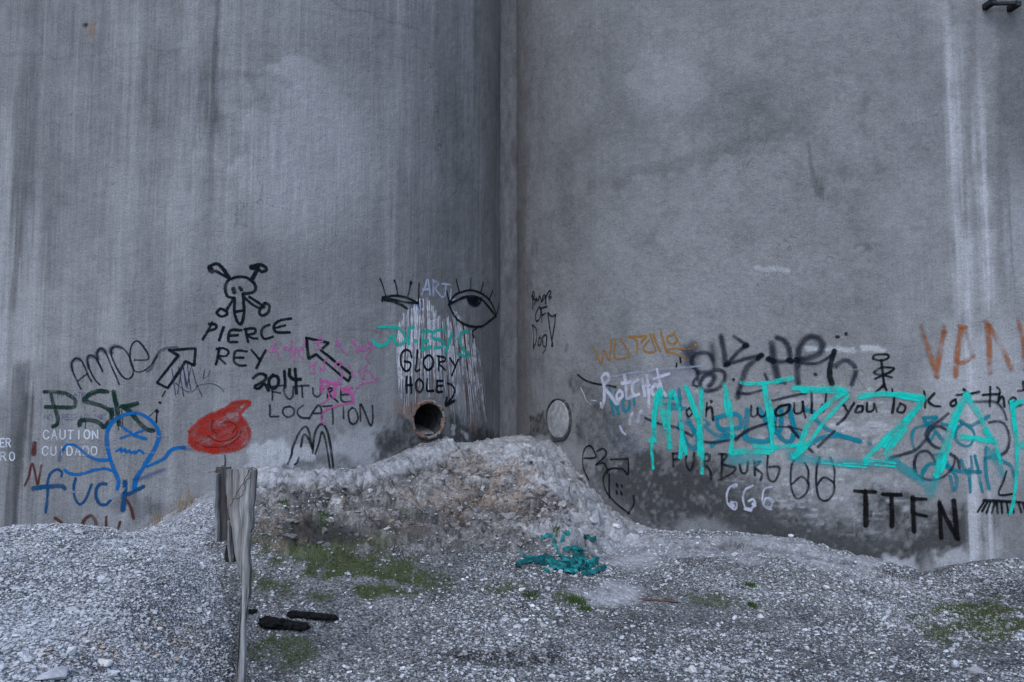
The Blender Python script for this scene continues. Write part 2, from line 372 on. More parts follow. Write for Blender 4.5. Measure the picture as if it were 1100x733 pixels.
def stones_mesh(x, y, z, rad, MM, r, sink=0.25):
    k = len(x); var = r.normal(1, 0.20, (24, 12, 1)) * (ICO[None] + r.normal(0, .12, (24, 12, 3)))
    B = var[r.integers(0, 24, k)] * (rad[:, None] * np.stack([r.uniform(.8, 1.35, k), r.uniform(.6, 1.05, k), r.uniform(.35, .75, k)], -1))[:, None, :]
    t = r.normal(0, .38, k); B = np.stack([B[..., 0], B[..., 1] * np.cos(t)[:, None] - B[..., 2] * np.sin(t)[:, None], B[..., 1] * np.sin(t)[:, None] + B[..., 2] * np.cos(t)[:, None]], -1)
    a = r.uniform(0, 6.283, k); ca, sa = np.cos(a)[:, None], np.sin(a)[:, None]
    B = np.stack([B[..., 0] * ca - B[..., 1] * sa, B[..., 0] * sa + B[..., 1] * ca, B[..., 2]], -1)
    V = B + np.stack([x, y, z + rad * sink], -1)[:, None, :]
    F = (ICF[None] + 12 * np.arange(k)[:, None, None]).reshape(-1, 3)
    val = np.clip(r.normal(.98, np.where(MM['pile'] > 0, .12, .22), k), .35, 1.9) * np.where(r.random(k) < np.where(MM['pile'] > 0, .006, .022), 1.45, 1.0)
    c = np.array([0.305, 0.313, 0.326]) * val[:, None] * np.where(MM['pile'] > 0, 1.0, np.clip(.70 + .38 * (rad - .004) / .006, .68, 1.02))[:, None]
    warm = (r.random(k) < .03 + .5 * MM['rust']) * r.uniform(.3, 1, k)
    c = c * (1 - warm[:, None]) + warm[:, None] * np.array([.30, .235, .18]) * val[:, None]
    c *= (1 + .10 * MM['pile'])[:, None]
    c *= (1 - .45 * MM['dark'] - .25 * MM['moss'])[:, None]
    return V.reshape(-1, 3), F, np.repeat(np.clip(c, .03, .8), 12, 0)
keep = lambda MM, x, y, pl: np.clip(1 - .66 * MM['pale'] - .6 * MM['bank'] - .5 * MM['moss'] - .3 * MM['dark'], .02, 1) * np.where(pl, 1.0, np.clip(.42 + 1.0 * (fbm(x * 1.6, y * 2.2, 171, 4) + .1), .10, .95))
parts = []
for (n, xr, yr, rm, rs, seed, rx) in [(230000, (-5, 5.4), (2.5, 8.4), 0.0052, .40, 3, .018), (22000, (-5, 5.4), (2.5, 8.6), .0098, .30, 6, .022), (1500, (-5, 5.4), (2.5, 8.6), .018, .28, 4, .036)]:
    parts.append(stones_mesh(*scatter(n, xr, yr, rm, rs, seed, rx, keep)))
kb = lambda MM, x, y, pl: np.where(pl, 0, np.clip(MM['bank'] * 1.1 - .25 - .5 * MM['pale'], 0, 1)) * np.clip(.4 + 1.4 * fbm(x * 3, y * 3, 181, 3), 0, 1)
for (n, rm, rs, seed, rx) in [(5200, .026, .40, 5, .075), (16000, .012, .35, 6, .03)]:
    sx = scatter(n, (-3.2, 1.6), (6.0, 9.6), rm, rs, seed, rx, kb); q = stones_mesh(*sx, sink=-.28)
    tint = np.repeat(np.array([.62, .58, .55]) * (1 + .35 * np.clip(fbm(sx[0] * 6, sx[1] * 6, 191, 3), -1, 1))[:, None], 12, 0); parts.append((q[0], q[1], np.clip(q[2] * tint, .03, .8)))
off = np.cumsum([0] + [len(p[0]) for p in parts])
gravel = mesh_np('gravel', np.concatenate([p[0] for p in parts]), np.concatenate([p[1] + o for p, o in zip(parts, off)]), MAT_STONE, col=np.concatenate([p[2] for p in parts]))
tag(gravel, kind='stuff', label='loose grey gravel and stone chips lying over the ground', cat='gravel')

# ------------------------------------------------------------------ moss and short grass (uncountable)
def blades(pts, hmin, hmax, wid, r, lean=.5):
    k = len(pts); a = r.uniform(0, 6.283, k); h = r.uniform(hmin, hmax, k); l = r.uniform(.1, lean, k) * h
    d = np.stack([np.cos(a), np.sin(a), np.zeros(k)], -1); b = r.uniform(0, 6.283, k); s = np.stack([np.cos(b), np.sin(b), np.zeros(k)], -1) * wid
    up = np.array([0, 0, 1.0])
    V = np.stack([pts - s, pts + s, pts + s * .7 + d * (l * .35)[:, None] + up * (h * .55)[:, None], pts - s * .7 + d * (l * .35)[:, None] + up * (h * .55)[:, None], pts + d * l[:, None] + up * h[:, None]], 1)
    i = 5 * np.arange(k)[:, None]
    return V.reshape(-1, 3), [i + np.array([[0, 1, 2, 3]]), i + np.array([[3, 2, 4]])]
r = np.random.default_rng(12); n = 170000
x = r.uniform(-3, 4.6, n); y = r.uniform(3.6, 7.6, n); z = hgt(x, y); _, _, MM, pl = masks(np.stack([x, y, z], -1))
ok = (r.random(n) < np.clip(MM['moss'] * 1.8 - .25, 0, 1)) & ~pl
pts = np.stack([x, y, z - .003], -1)[ok]
V, F = blades(pts, .010, .042, .0018, r, .9)
m = NT('short_grass'); nn = m.noise(m.coord('Object'), 3.5, 3); n3 = m.noise(m.coord('Object'), 40, 2)
m.color(m.mix(m.rng(n3, .35, .65, 0, 1), m.mix(m.rng(nn, .4, .65, 0, 1), (0.028, 0.060, 0.016), (0.055, 0.095, 0.024)), (0.10, 0.092, 0.042))); MAT_GRASS = m.m
grass = mesh_np('grass', V, F, MAT_GRASS); tag(grass, kind='stuff', label='short dark green moss and grass among the gravel', cat='grass')
# ================================================================== SILOS
HS = 24.0
silo = {
 'L': empty('concrete_silo', (CX['L'], YC, 0), 'round concrete silo with the rusty open pipe and the red painted blob', 'silo', 'pair of concrete silos'),
 'R': empty('concrete_silo', (CX['R'], YC, 0), 'round concrete silo with the huge turquoise lettering and cemented-up port', 'silo', 'pair of concrete silos'),
}
def local(side, a, z, off=0.0):
    r = RS + off
    return np.stack([r * np.sin(a), -r * np.cos(a), z], -1)
PIPE_A, PIPE_Z, PIPE_T = [float(q) for q in hit('L', 458.5, 451.0)]
PIPE_DIR = np.array([math.sin(R_(33)), -math.cos(R_(33)), 0.0])          # axis of the open pipe, pointing out of the wall
PIPE_C = local('L', np.float64(PIPE_A), np.float64(PIPE_Z)) + PIPE_DIR * 0.022
def paint_wall(side, a, z):
    """albedo of the concrete: weathering, runs, repairs, damp and some painted shade, with shapes of their own"""
    P = local(side, a, z) + np.array([CX[side], YC, 0]); px, py = project(P)
    u = RS * a; s0 = 200 if side == 'L' else 300
    w = sstep(9.0, 6.5, z)
    n1 = fbm(u * 1.2, z * 0.9, s0 + 1, 4); n2 = fbm(u * 5, z * 4, s0 + 2, 4); n3 = fbm(u * 14, z * 12, s0 + 3, 3)
    st1 = fbm(u * 6, z * 0.25, s0 + 4, 4); st2 = fbm(u * 22, z * 0.5, s0 + 5, 4); st3 = fbm(u * 60, z * 1.6, s0 + 6, 3)
    SK = np.clip((.85 if side == 'L' else .22) + .5 * fbm(u * .7, z * .5, s0 + 16, 3) + (.5 * sstep(-1.05, -1.2, a) if side == 'R' else 0), .05, 1.2)
    stw = 0.35 + 0.65 * sstep(-.3, .5, fbm(u * .8, z * .8, s0 + 7, 3) + (.25 if side == 'L' else -.1))
    tone = 1 + 0.22 * n1 + 0.14 * n2 + 0.08 * n3 + stw * SK * (0.12 * st1 + 0.20 * st2 + 0.16 * st3) + (1 - SK) * (.10 * fbm(u * 9, z * 8, s0 + 13, 4) + .12 * fbm(u * 26, z * 24, s0 + 14, 3))
    if side == 'R': tone = tone + .10 * fbm(u * 2.2, z * .8, s0 + 15, 4)
    qx = px + 10 * n2 + 4 * n3; qy = py + 8 * n2 + 4 * n3 + 16 * n1
    rx, ry = px + 22 * n2 + 9 * n3, py + 16 * n2 + 8 * n3
    def dk(m, k):
        nonlocal tone; tone = tone * (1 - k * m)
    vx = px + 7 * st1 + 8 * st2 + 7 * st3
    def line(pts, wd, soft=None):
        up = abs(pts[-1][1] - pts[0][1]) > 2 * abs(pts[-1][0] - pts[0][0])
        return 1 - sstep(wd * .35, wd * 1.35, seg_dist(vx if up else qx, qy, pts))
    white = np.zeros_like(tone); rust = np.zeros_like(tone); damp = np.zeros_like(tone)
    if side == 'L':
        drag = sstep(-.5, .6, st2)
        dk(line([(40,-20),(26,170),(14,330)], 10) * (0.25 + .75 * drag), .46)
        dk(line([(30,400),(20,480),(12,580)], 9), .62); dk(line([(12,300),(8,620)], 7), .15)
        white = np.maximum(white, .4 * line([(8,60),(2,420)], 10) * sstep(60, 200, py)); white = np.maximum(white, .3 * line([(42,160),(34,420)], 6) * sstep(160, 260, py))
        dk(line([(235,-30),(233,40),(230,110),(226,240)], 5) * (.5 + .5 * drag) * sstep(280, 80, py), .62); dk(line([(222,60),(207,215)], 2.5), .18)
        dk(line([(215,78),(250,84),(300,96)], 6) * sstep(200, 230, px), .18); dk(line([(285,86),(312,95)], 6), .28)
        dk(line([(60,110),(52,300)], 12), .10); dk(line([(330,-6),(368,8),(400,15),(462,42)], 1.2), .25); dk(line([(-20,64),(60,56),(120,50),(200,53)], 1.2), .16)
        dk(line([(320,60),(350,68)], 3), .2)
        white = np.maximum(white, .16 * sstep(.0, .7, st1 + .6 * st2 + .8 * n1)); white = np.maximum(white, .35 * ell(rx, ry, 320, 90, 40, 30)); white = np.maximum(white, .40 * ell(rx, ry, 330, 170, 75, 90)); white = np.maximum(white, .5 * ell(rx, ry, 250, 175, 16, 10))
        dk(ell(rx, ry, 500, 330, 60, 260), .10); dk(ell(rx, ry, 470, 60, 40, 90), .08)  # stain with some corner shade painted in beside the seam
        white = np.maximum(white, .9 * poly_mask(rx, ry, [(290,478),(305,472),(318,490),(300,508),(285,512)], 4))
        white = np.maximum(white, .75 * poly_mask(qx, qy, [(312,484),(328,480),(343,492),(340,500),(318,500)], 3)); white = np.maximum(white, .75 * poly_mask(rx, ry, [(278,490),(296,480),(298,505),(272,512)], 4))
        white = np.maximum(white, .55 * poly_mask(rx, ry, [(355,460),(412,458),(405,490),(360,498)], 10))
        damp = np.maximum(damp, .55 * poly_mask(rx, ry, [(408,466),(440,452),(520,478),(520,495),(400,500)], 5)); dk(line([(290,506),(340,502),(400,497)], 6), .4)
        damp = np.maximum(damp, .7 * poly_mask(rx, ry, [(482,448),(530,462),(535,490),(480,490)], 7))
        white = np.maximum(white, .8 * ell(rx, ry, 491, 465, 7, 4))
        dk(ell(rx, ry, 150, 545, 26, 12), .45)  # shadow above the pale fill, painted into the wall tone
        rust = np.maximum(rust, .5 * ell(px, py, 99, 32, 4, 9)); rust = np.maximum(rust, .6 * ell(qx, qy, 446, 438, 18, 9)); rust = np.maximum(rust, .5 * line([(505,452),(511,460)], 3))
        dk(ell(px, py, 92, 27, 2.6, 2.6, .35), .96); dk(line([(366,352),(420,356),(430,360)], 1), .2)
        for t in range(7):
            dk(line([(60 + t * 27, 300 + 40 * (t % 3)), (58 + t * 27, 520)], 1.0), .15)
    else:
        dk(ell(rx, ry, 790, 120, 90, 36), .16); dk(line([(660,192),(715,180),(760,168),(800,150),(845,138)], 9), .20); dk(line([(610,160),(700,90),(760,70)], 16), .10)
        white = np.maximum(white, .25 * ell(rx, ry, 720, 90, 40, 30))
        dk(line([(868,150),(871,170),(878,185),(884,205)], 4.5), .34); dk(ell(rx, ry, 900, 178, 12, 6), .18); dk(ell(rx, ry, 928, 122, 10, 24), .15); dk(ell(rx, ry, 924, 262, 6, 8), .25)
        dk(ell(rx, ry, 938, 178, 7, 7), .15); dk(ell(px, py, 1024, 8, 3, 3), .2)
        dr = np.clip(.62 + .5 * np.clip(st2 * 3, -1, 1) + .5 * n2, 0, 1)
        edge = 3 * fbm(u * 2, z * 1.2, s0 + 9, 3) + 4 * st2 + 3 * st3
        e1 = 1 - sstep(2, 16, np.abs(px + edge - np.interp(py, [-40, 330, 500], [1018, 1036, 1046]))); e2 = 1 - sstep(1, 12, np.abs(px + edge - np.interp(py, [-40, 300, 500], [1048, 1061, 1068])))
        white = np.maximum.reduce([white, .95 * e1 * dr * sstep(-60, 120, py), .90 * e2 * dr * sstep(30, 160, py), .5 * ell(rx, ry, 1060, 430, 60, 90)])
        white = np.maximum(white, .4 * line([(1090,120),(1096,360)], 9) * sstep(140, 240, py) * sstep(360, 280, py))
        dk(sstep(1066, 1076, px) * sstep(330, 150, py), .24); dk(sstep(1038, 1042, px) * sstep(1052, 1046, px) * sstep(200, 40, py), .15)
        # damp, dark foot of the wall and the weathered band above it
        damp = np.maximum(damp, poly_mask(rx, ry, [(628,505),(668,498),(700,488),(760,494),(800,512),(850,545),(960,568),(1056,552),(1064,584),(1010,598),(940,606),(850,596),(700,596),(640,570)], 20))
        damp = np.maximum(damp, .75 * poly_mask(rx, ry, [(915,535),(960,530),(1050,560),(1058,585),(930,590)], 10)); damp = np.maximum(damp, .5 * poly_mask(rx, ry, [(620,400),(670,450),(700,500),(650,520),(615,470)], 14))
        rows = sstep(.05, .45, fbm(u * 4, z * 34, s0 + 11, 3)); wz = poly_mask(rx, ry, [(790,520),(830,430),(960,410),(985,560),(920,575),(850,555)], 22)
        grain = np.clip(.5 + 1.2 * n3 + .9 * fbm(u * 40, z * 44, s0 + 12, 2), 0, 1)
        tone = tone * (1 - .10 * wz); white = np.maximum(white, wz * rows * grain * .95); white = np.maximum(white, .35 * wz * grain)
        for (ax, ay, bx, by, k) in [(866,374,916,376,.75),(926,374,948,376,.8),(846,432,882,430,.5),(933,455,952,458,.7),(914,462,960,463,.45),(815,288,845,290,.5)]:
            white = np.maximum(white, k * (1 - sstep(1.5, 4, seg_dist(px + 6 * n3, py + 3 * n3, [(ax, ay), (bx, by)]))))
        white = np.maximum(white, .7 * line([(711,302),(713,308)], 1)); white = np.maximum(white, .6 * poly_mask(rx, ry, [(1005,598),(1040,590),(1045,606),(1010,612)], 4)); white = np.maximum(white, .75 * poly_mask(rx, ry, [(950,596),(976,590),(980,618),(945,606)], 5))
        white = np.maximum(white, .25 * poly_mask(rx, ry, [(610,480),(650,520),(690,560),(640,560)], 12)); white = np.maximum(white, .4 * poly_mask(rx, ry, [(690,560),(760,555),(800,575),(700,590)], 10))
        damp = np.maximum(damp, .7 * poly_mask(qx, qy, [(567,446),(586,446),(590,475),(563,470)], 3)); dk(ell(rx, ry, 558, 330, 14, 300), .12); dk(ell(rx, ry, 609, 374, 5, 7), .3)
        white = np.maximum(white, .3 * poly_mask(rx, ry, [(655,398),(760,392),(760,450),(690,440)], 9))
    base = np.array([0.168, 0.168, 0.171]) if side == 'R' else np.array([0.164, 0.164, 0.168])
    c = base * np.clip(tone, .15, 2)[..., None]
    c = c * (1 - (np.clip(damp * (1.25 + .55 * n2 + .7 * n3 + .8 * fbm(u * 30, z * 26, s0 + 21, 2)), 0, 1) * .74)[..., None] * w[..., None])
    c = lerp(c, np.array([.36, .365, .385]), np.clip(white, 0, 1) * .85 * w)
    c = lerp(c, np.array([.19, .10, .06]), np.clip(rust, 0, 1) * .8 * w)
    return np.clip(c, .008, .7), np.clip(SK, 0, 1)
m = NT('weathered_concrete'); uv = m.uv('arc')
s1 = m.noise(m.mapping(uv, (55, 1.6, 1)), 1, 4, .6); s2 = m.noise(m.mapping(uv, (170, 7, 1)), 1, 3, .6)
gr = m.noise(uv, 60, 5, .65); gr2 = m.noise(uv, 190, 3, .6); lump = m.noise(uv, 9, 4); pit = m.voro(uv, 34)
pitm = m.rng(pit, .05, .13, 1, 0, True); pitm = m.math('MULTIPLY', pitm, m.rng(m.noise(uv, 3.1, 3), .42, .58, 0, 1, True))
sk = m.attr('streak', 'Fac')
f = m.math('MULTIPLY', m.rng(s1, .25, .75, .80, 1.20), m.rng(s2, .2, .8, .82, 1.18))
f = m.math('ADD', m.math('MULTIPLY', f, sk), m.math('MULTIPLY', m.rng(m.noise(uv, 24, 5, .7), .3, .7, .84, 1.16), m.math('SUBTRACT', 1.0, sk)))
f = m.math('MULTIPLY', f, m.math('MULTIPLY', m.rng(gr, .25, .75, .74, 1.26), m.rng(gr2, .25, .75, .72, 1.28)))
pit2 = m.math('MULTIPLY', m.rng(m.voro(uv, 13), .03, .07, 1, 0, True), m.rng(m.noise(uv, 1.7, 2), .45, .55, 0, 1, True))
f = m.math('MULTIPLY', f, m.rng(m.math('MAXIMUM', pitm, pit2), 0, 1, 1, .28))
wv = m.n.new('ShaderNodeTexNoise'); m.put(wv.inputs['Vector'], uv); wv.inputs['Scale'].default_value = 3.5; wv.inputs['Detail'].default_value = 5
wm = m.n.new('ShaderNodeVectorMath'); wm.operation = 'MULTIPLY_ADD'; m.l.new(wv.outputs['Color'], wm.inputs[0]); wm.inputs[1].default_value = (.5, .5, 0); m.l.new(m.mapping(uv, (.8, .45, 1)), wm.inputs[2])
crk = m.math('MULTIPLY', m.rng(m.voro(wm.outputs[0], .8, 'DISTANCE_TO_EDGE'), .0008, .0035, 1, 0, True), m.rng(m.noise(uv, .9, 3), .50, .62, 0, 1, True))
f = m.math('MULTIPLY', f, m.rng(crk, 0, 1, 1, .62))
m.color(m.scale(m.attr('tone'), f))
hgt_s = m.math('ADD', m.math('ADD', m.math('MULTIPLY', gr, .5), m.math('MULTIPLY', lump, 1.3)), m.math('ADD', m.math('MULTIPLY', s1, .35), m.math('MULTIPLY', pitm, -.7)))
m.bump(hgt_s, .85, .014); MAT_WALL = m.m
m = NT('roof_concrete'); m.color((.2, .2, .2)); MAT_ROOF = m.m
A_FINE = {'L': (R_(-14), R_(84)), 'R': (R_(-84), R_(14))}
for side in 'LR':
    a0, a1 = A_FINE[side]; da = 0.017 / RS
    aa = np.concatenate([np.arange(a0, a1, da), [a1], np.linspace(a1, a0 + 2 * math.pi, 92)[1:-1]])
    zz = np.concatenate([np.arange(-1.0, 0.0, .1), np.arange(0.0, 7.0, .017), np.arange(7.0, HS, .5), [HS]])
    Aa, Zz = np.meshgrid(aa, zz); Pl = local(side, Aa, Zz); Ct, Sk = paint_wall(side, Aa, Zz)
    na, nz = Aa.shape[1], Aa.shape[0]
    i = np.arange(nz - 1)[:, None] * na + np.arange(na)[None, :]; j = np.arange(nz - 1)[:, None] * na + (np.arange(na)[None, :] + 1) % na
    F = np.stack([i, j, j + na, i + na], -1).reshape(-1, 4)
    if side == 'L':                                # the opening of the pipe
        cen = Pl.reshape(-1, 3)[F].mean(1) - PIPE_C; ax = cen @ PIPE_DIR
        rad = np.linalg.norm(cen - ax[:, None] * PIPE_DIR, axis=1); F = F[~((rad < .192) & (np.abs(ax) < .6))]
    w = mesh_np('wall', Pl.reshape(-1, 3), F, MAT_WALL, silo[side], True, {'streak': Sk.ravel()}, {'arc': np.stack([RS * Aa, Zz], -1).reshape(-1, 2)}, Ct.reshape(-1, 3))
    th = np.linspace(0, 2 * math.pi, 96, endpoint=False)
    V = np.concatenate([np.stack([(RS + .12) * np.cos(th), (RS + .12) * np.sin(th), np.full(96, HS + .002)], -1), np.stack([(RS + .12) * np.cos(th), (RS + .12) * np.sin(th), np.full(96, HS + .3)], -1), [[0, 0, HS + 1.2]], [[0, 0, HS + .002]]])
    k = np.arange(96); k2 = (k + 1) % 96
    mesh_np('roof', V, [np.stack([k, k2, k2 + 96, k + 96], -1), np.concatenate([np.stack([k + 96, k2 + 96, np.full(96, 192)], -1), np.stack([k2, k, np.full(96, 193)], -1)])], MAT_ROOF, silo[side])

# ---- concrete filler column standing in the gap between the silos
w2, yf = .118, YC - 0.985 - .012
prof = [(-w2, .35), (-w2, .012)] + [(-w2 + .02 + (2 * w2 - .04) * t, -.012 * math.sin(math.pi * t)) for t in np.linspace(0, 1, 7)] + [(w2, .012), (w2, .35)]
zs = np.concatenate([np.arange(.2, 7, .05), np.arange(7, 23.6, .5)]); np_ = len(prof)
V = np.array([[SEAM + p[0] + .0035 * float(fbm(np.float64(z * 1.7), np.float64(p[0] * 9), 401, 3)), yf + p[1] + .008 * float(fbm(np.float64(z * 2.3), np.float64(p[0] * 12), 402, 3)), z] for z in zs for p in prof])
k = np.arange(np_ - 1)[None, :] + np_ * np.arange(len(zs) - 1)[:, None]
colmn = mesh_np('concrete_column', V, np.stack([k, k + 1, k + 1 + np_, k + np_], -1).reshape(-1, 4), None, None, False)
m = NT('rough_cast_concrete'); oc = m.coord('Object'); a_ = m.noise(m.mapping(oc, (4, 4, 1.3)), 3, 6, .65); b_ = m.noise(oc, 38, 4)
m.color(m.mix(m.math('MULTIPLY', m.rng(a_, .3, .7, 0, 1), m.rng(b_, .3, .7, .5, 1.1)), (.072, .074, .080), (.162, .166, .174))); m.bump(b_, .6, .012)
colmn.data.materials.append(m.m); tag(colmn, 'narrow rough concrete column filling the joint between the two silos', 'column')

# ---- open rusty pipe of the left silo
def ring_basis(d):
    d = Vector(d).normalized(); x = d.cross(Vector((0, 0, 1))).normalized(); return np.array(x), np.array(x.cross(d) * 1.0), np.array(d)
def lathe(profile, C0, d, seg=64, closed=False, jit=0, seed=0):
    """profile: (radius, offset along axis) pairs"""
    X_, Y_, D_ = ring_basis(d); th = np.linspace(0, 2 * math.pi, seg, endpoint=False); V = []
    r = np.random.default_rng(seed)
    for (q, o) in profile:
        jj = 1 + jit * fbm(np.cos(th) * 2.2 + q * 9, np.sin(th) * 2.2 + o * 9, seed, 3)
        V.append(C0 + (q * jj)[:, None] * (np.cos(th)[:, None] * X_ + np.sin(th)[:, None] * Y_) + o * D_)
    n = len(profile); k = np.arange(seg); k2 = (k + 1) % seg; F = []
    for i in range(n - 1 if not closed else n):
        a, b = i * seg, ((i + 1) % n) * seg; F.append(np.stack([a + k, a + k2, b + k2, b + k], -1))
    return np.concatenate(V), np.concatenate(F)
pipe_parent = silo['L']
V, F = lathe([(.218, -.16), (.220, .028), (.214, .036), (.186, .036), (.179, .030), (.179, -.02)], PIPE_C, PIPE_DIR, 72, jit=.035, seed=5)
m = NT('rusty_flange'); oc = m.coord('Object'); q = m.noise(oc, 11, 5); q2 = m.noise(oc, 45, 4)
m.color(m.mix(m.rng(q, .42, .60, 0, 1), m.mix(m.rng(q2, .35, .65, 0, 1), (.19, .185, .185), (.10, .085, .08)), m.mix(m.rng(q2, .35, .65, 0, 1), (.16, .062, .03), (.07, .035, .025))))
m.bump(q2, .6, .008); MAT_RUST = m.m
rim = mesh_np('pipe_flange', V, F, MAT_RUST, pipe_parent, True); tag(rim, 'rusty bolted flange round the open pipe')
V, F = lathe([(.177, .026), (.177, -1.4), (.001, -1.4)], PIPE_C, PIPE_DIR, 64)
m = NT('dark_pipe_lining'); oc = m.coord('Object'); q = m.noise(oc, 14, 5); m.color(m.mix(m.rng(q, .3, .7, 0, 1), (.012, .012, .013), (.045, .045, .047))); m.bump(q, .5, .01)
mesh_np('pipe_lining', V, F, m.m, pipe_parent, True)
# bolt holes and stones in the flange
X_, Y_, D_ = ring_basis(PIPE_DIR)
m = NT('dark_bolt'); m.color((.035, .025, .022)); MAT_BOLT = m.m
for kk in range(8):
    bm = bmesh.new()
    t = kk * math.pi / 4 + .2; c = Vector(PIPE_C + .197 * (math.cos(t) * X_ + math.sin(t) * Y_) + .037 * D_)
    mt = Matrix.Translation(c) @ Vector(D_).to_track_quat('Z', 'Y').to_matrix().to_4x4()
    bmesh.ops.create_cone(bm, cap_ends=True, segments=6, radius1=.010, radius2=.009, depth=.012, matrix=mt); bm_obj('bolt', bm, MAT_BOLT, rim)
pass
# silt lying in the pipe
ls = np.linspace(.02, -1.2, 26); ws = np.linspace(-1, 1, 15); V = []
for l in ls:
    for q in ws:
        hw = .155; yy = -.177 + .02 + .075 * min(-l * 2.2 + .05, 1.2) + .012 * float(fbm(np.float64(l * 9), np.float64(q * 3), 411, 3)); xx = q * math.sqrt(max(.175 ** 2 - yy ** 2, .0004))
        V.append(PIPE_C + xx * X_ + yy * np.array([0, 0, 1.0]) + l * D_)
m = NT('pipe_silt'); q = m.noise(m.coord('Object'), 40, 5); m.color(m.mix(m.rng(q, .3, .7, 0, 1), (.07, .07, .072), (.20, .20, .21))); m.bump(q, .6, .012)
silt = mesh_np('pipe_silt', np.array(V), grid_faces(15, 26), m.m, pipe_parent, True); tag(silt, kind='stuff')

# ---- cemented-up port of the right silo
pa, pz, pt = [float(q) for q in hit('R', 600.5, 451.0)]
PD = np.array([math.sin(pa), -math.cos(pa), 0.0]); PC = local('R', np.float64(pa), np.float64(pz))
V, F = lathe([(.254, -.10), (.258, .016), (.250, .026), (.238, .022), (.230, -.01), (.230, -.06)], PC, PD, 72, jit=.06, seed=9)
m = NT('port_ring_cement'); oc = m.coord('Object'); q = m.noise(oc, 16, 5); m.color(m.mix(m.rng(q, .35, .65, 0, 1), (.016, .016, .016), (.085, .083, .083))); m.bump(q, .8, .015)
ring = mesh_np('port_ring', V, F, m.m, silo['R'], True); tag(ring, 'cracked dark cement ring round the closed port')
prof = [(.212 * t, .038 - .014 * t * t) for t in np.linspace(0.001, 1, 12)] + [(.220, .016), (.222, -.06)]
V, F = lathe(prof, PC, PD, 72, jit=.05, seed=13); V = V + PD * (.008 * fbm(V[:, 1] * 9, V[:, 2] * 9, 421, 4))[:, None]
m = NT('port_plug_cement'); oc = m.coord('Object'); q = m.noise(oc, 13, 5); q2 = m.noise(oc, 60, 3); pv = m.rng(m.voro(oc, 30), .08, .16, .35, 1, True)
m.color(m.scale(m.mix(m.rng(q, .35, .65, 0, 1), (.16, .16, .163), (.285, .285, .293)), m.math('MULTIPLY', pv, m.rng(q2, .3, .7, .85, 1.15)))); m.bump(q, .6, .012)
plug = mesh_np('port_plug', V, F, m.m, silo['R'], True); tag(plug, 'pale cement plug closing the round port')
# ================================================================== PAINT ON THE WALLS
_pm = {}
def paint(rgb, soft=.35, alpha=1.0, dry=.25):
    key = (tuple(rgb), soft, alpha, dry)
    if key in _pm: return _pm[key]
    m = NT('spray_paint'); uv = m.uv('edge'); aw = m.uv('arc')
    n = m.n.new('ShaderNodeVectorMath'); n.operation = 'LENGTH'; m.l.new(uv, n.inputs[0])
    g = m.noise(aw, 95, 4, .65); g2 = m.noise(m.mapping(m.uv('brush'), (9, 210, 1)), 1, 4, .65); lo = m.noise(aw, 7, 3)
    d = m.math('ADD', n.outputs['Value'], m.math('MULTIPLY', m.math('SUBTRACT', g, .5),   .45 + .8 * soft))
    HALO = 1.75 if soft < .9 else 1.0; dd = m.math('MULTIPLY', d, HALO); e = m.rng(dd, 1 - soft * 1.0, 1.0, 1, 0, True)
    a = m.math('MULTIPLY', e, alpha)
    a = m.math('MULTIPLY', a, m.rng(g2, .32, .54, 1 - min(1, dry * 1.3), 1, True)); a = m.math('MULTIPLY', a, m.rng(g, .28, .45, 1 - dry * .8, 1, True))
    a = m.math('MULTIPLY', a, m.rng(lo, .32, .58, 1 - min(.95, .9 * dry + .12), 1, True))
    m.put(m.b.inputs['Alpha'], a)
    if soft < .9:
        hz = m.math('MULTIPLY', m.rng(n.outputs['Value'], .35, 1.0, .30, 0, True), m.rng(m.noise(aw, 160, 2, .7), .42, .62, .15, 1, True)); a = m.math('MAXIMUM', a, m.math('MULTIPLY', hz, alpha))
    c = lin(rgb) * .66
    c = np.clip(c, .004, .85)
    m.color(m.scale(m.n.new('ShaderNodeRGB').outputs[0] if False else m.mix(0.0, tuple(c), tuple(c)), m.rng(g, .25, .75, .82, 1.14)))
    m.b.inputs['Roughness'].default_value = .85; m.b.inputs['Specular IOR Level'].default_value = .06
    m.bump(g, .35, .006); _pm[key] = m.m; return m.m
def crom(p, linear=False, step=1.2):
    p = np.asarray(p, float); out = []
    if len(p) == 2 or linear:
        for a, b in zip(p[:-1], p[1:]):
            n = max(int(np.hypot(*(b - a)) / step), 1); out += [a + (b - a) * t for t in np.arange(n) / n]
        out.append(p[-1]); return np.array(out)
    q = np.vstack([2 * p[0] - p[1], p, 2 * p[-1] - p[-2]])
    for i in range(1, len(q) - 2):
        n = max(int(np.hypot(*(q[i + 1] - q[i])) / step), 2)
        for t in np.arange(n) / n:
            out.append(.5 * (2 * q[i] + (q[i + 1] - q[i - 1]) * t + (2 * q[i - 1] - 5 * q[i] + 4 * q[i + 1] - q[i + 2]) * t * t + (3 * q[i] - q[i - 1] - 3 * q[i + 1] + q[i + 2]) * t ** 3))
    out.append(p[-1]); return np.array(out)
_lay = [0]
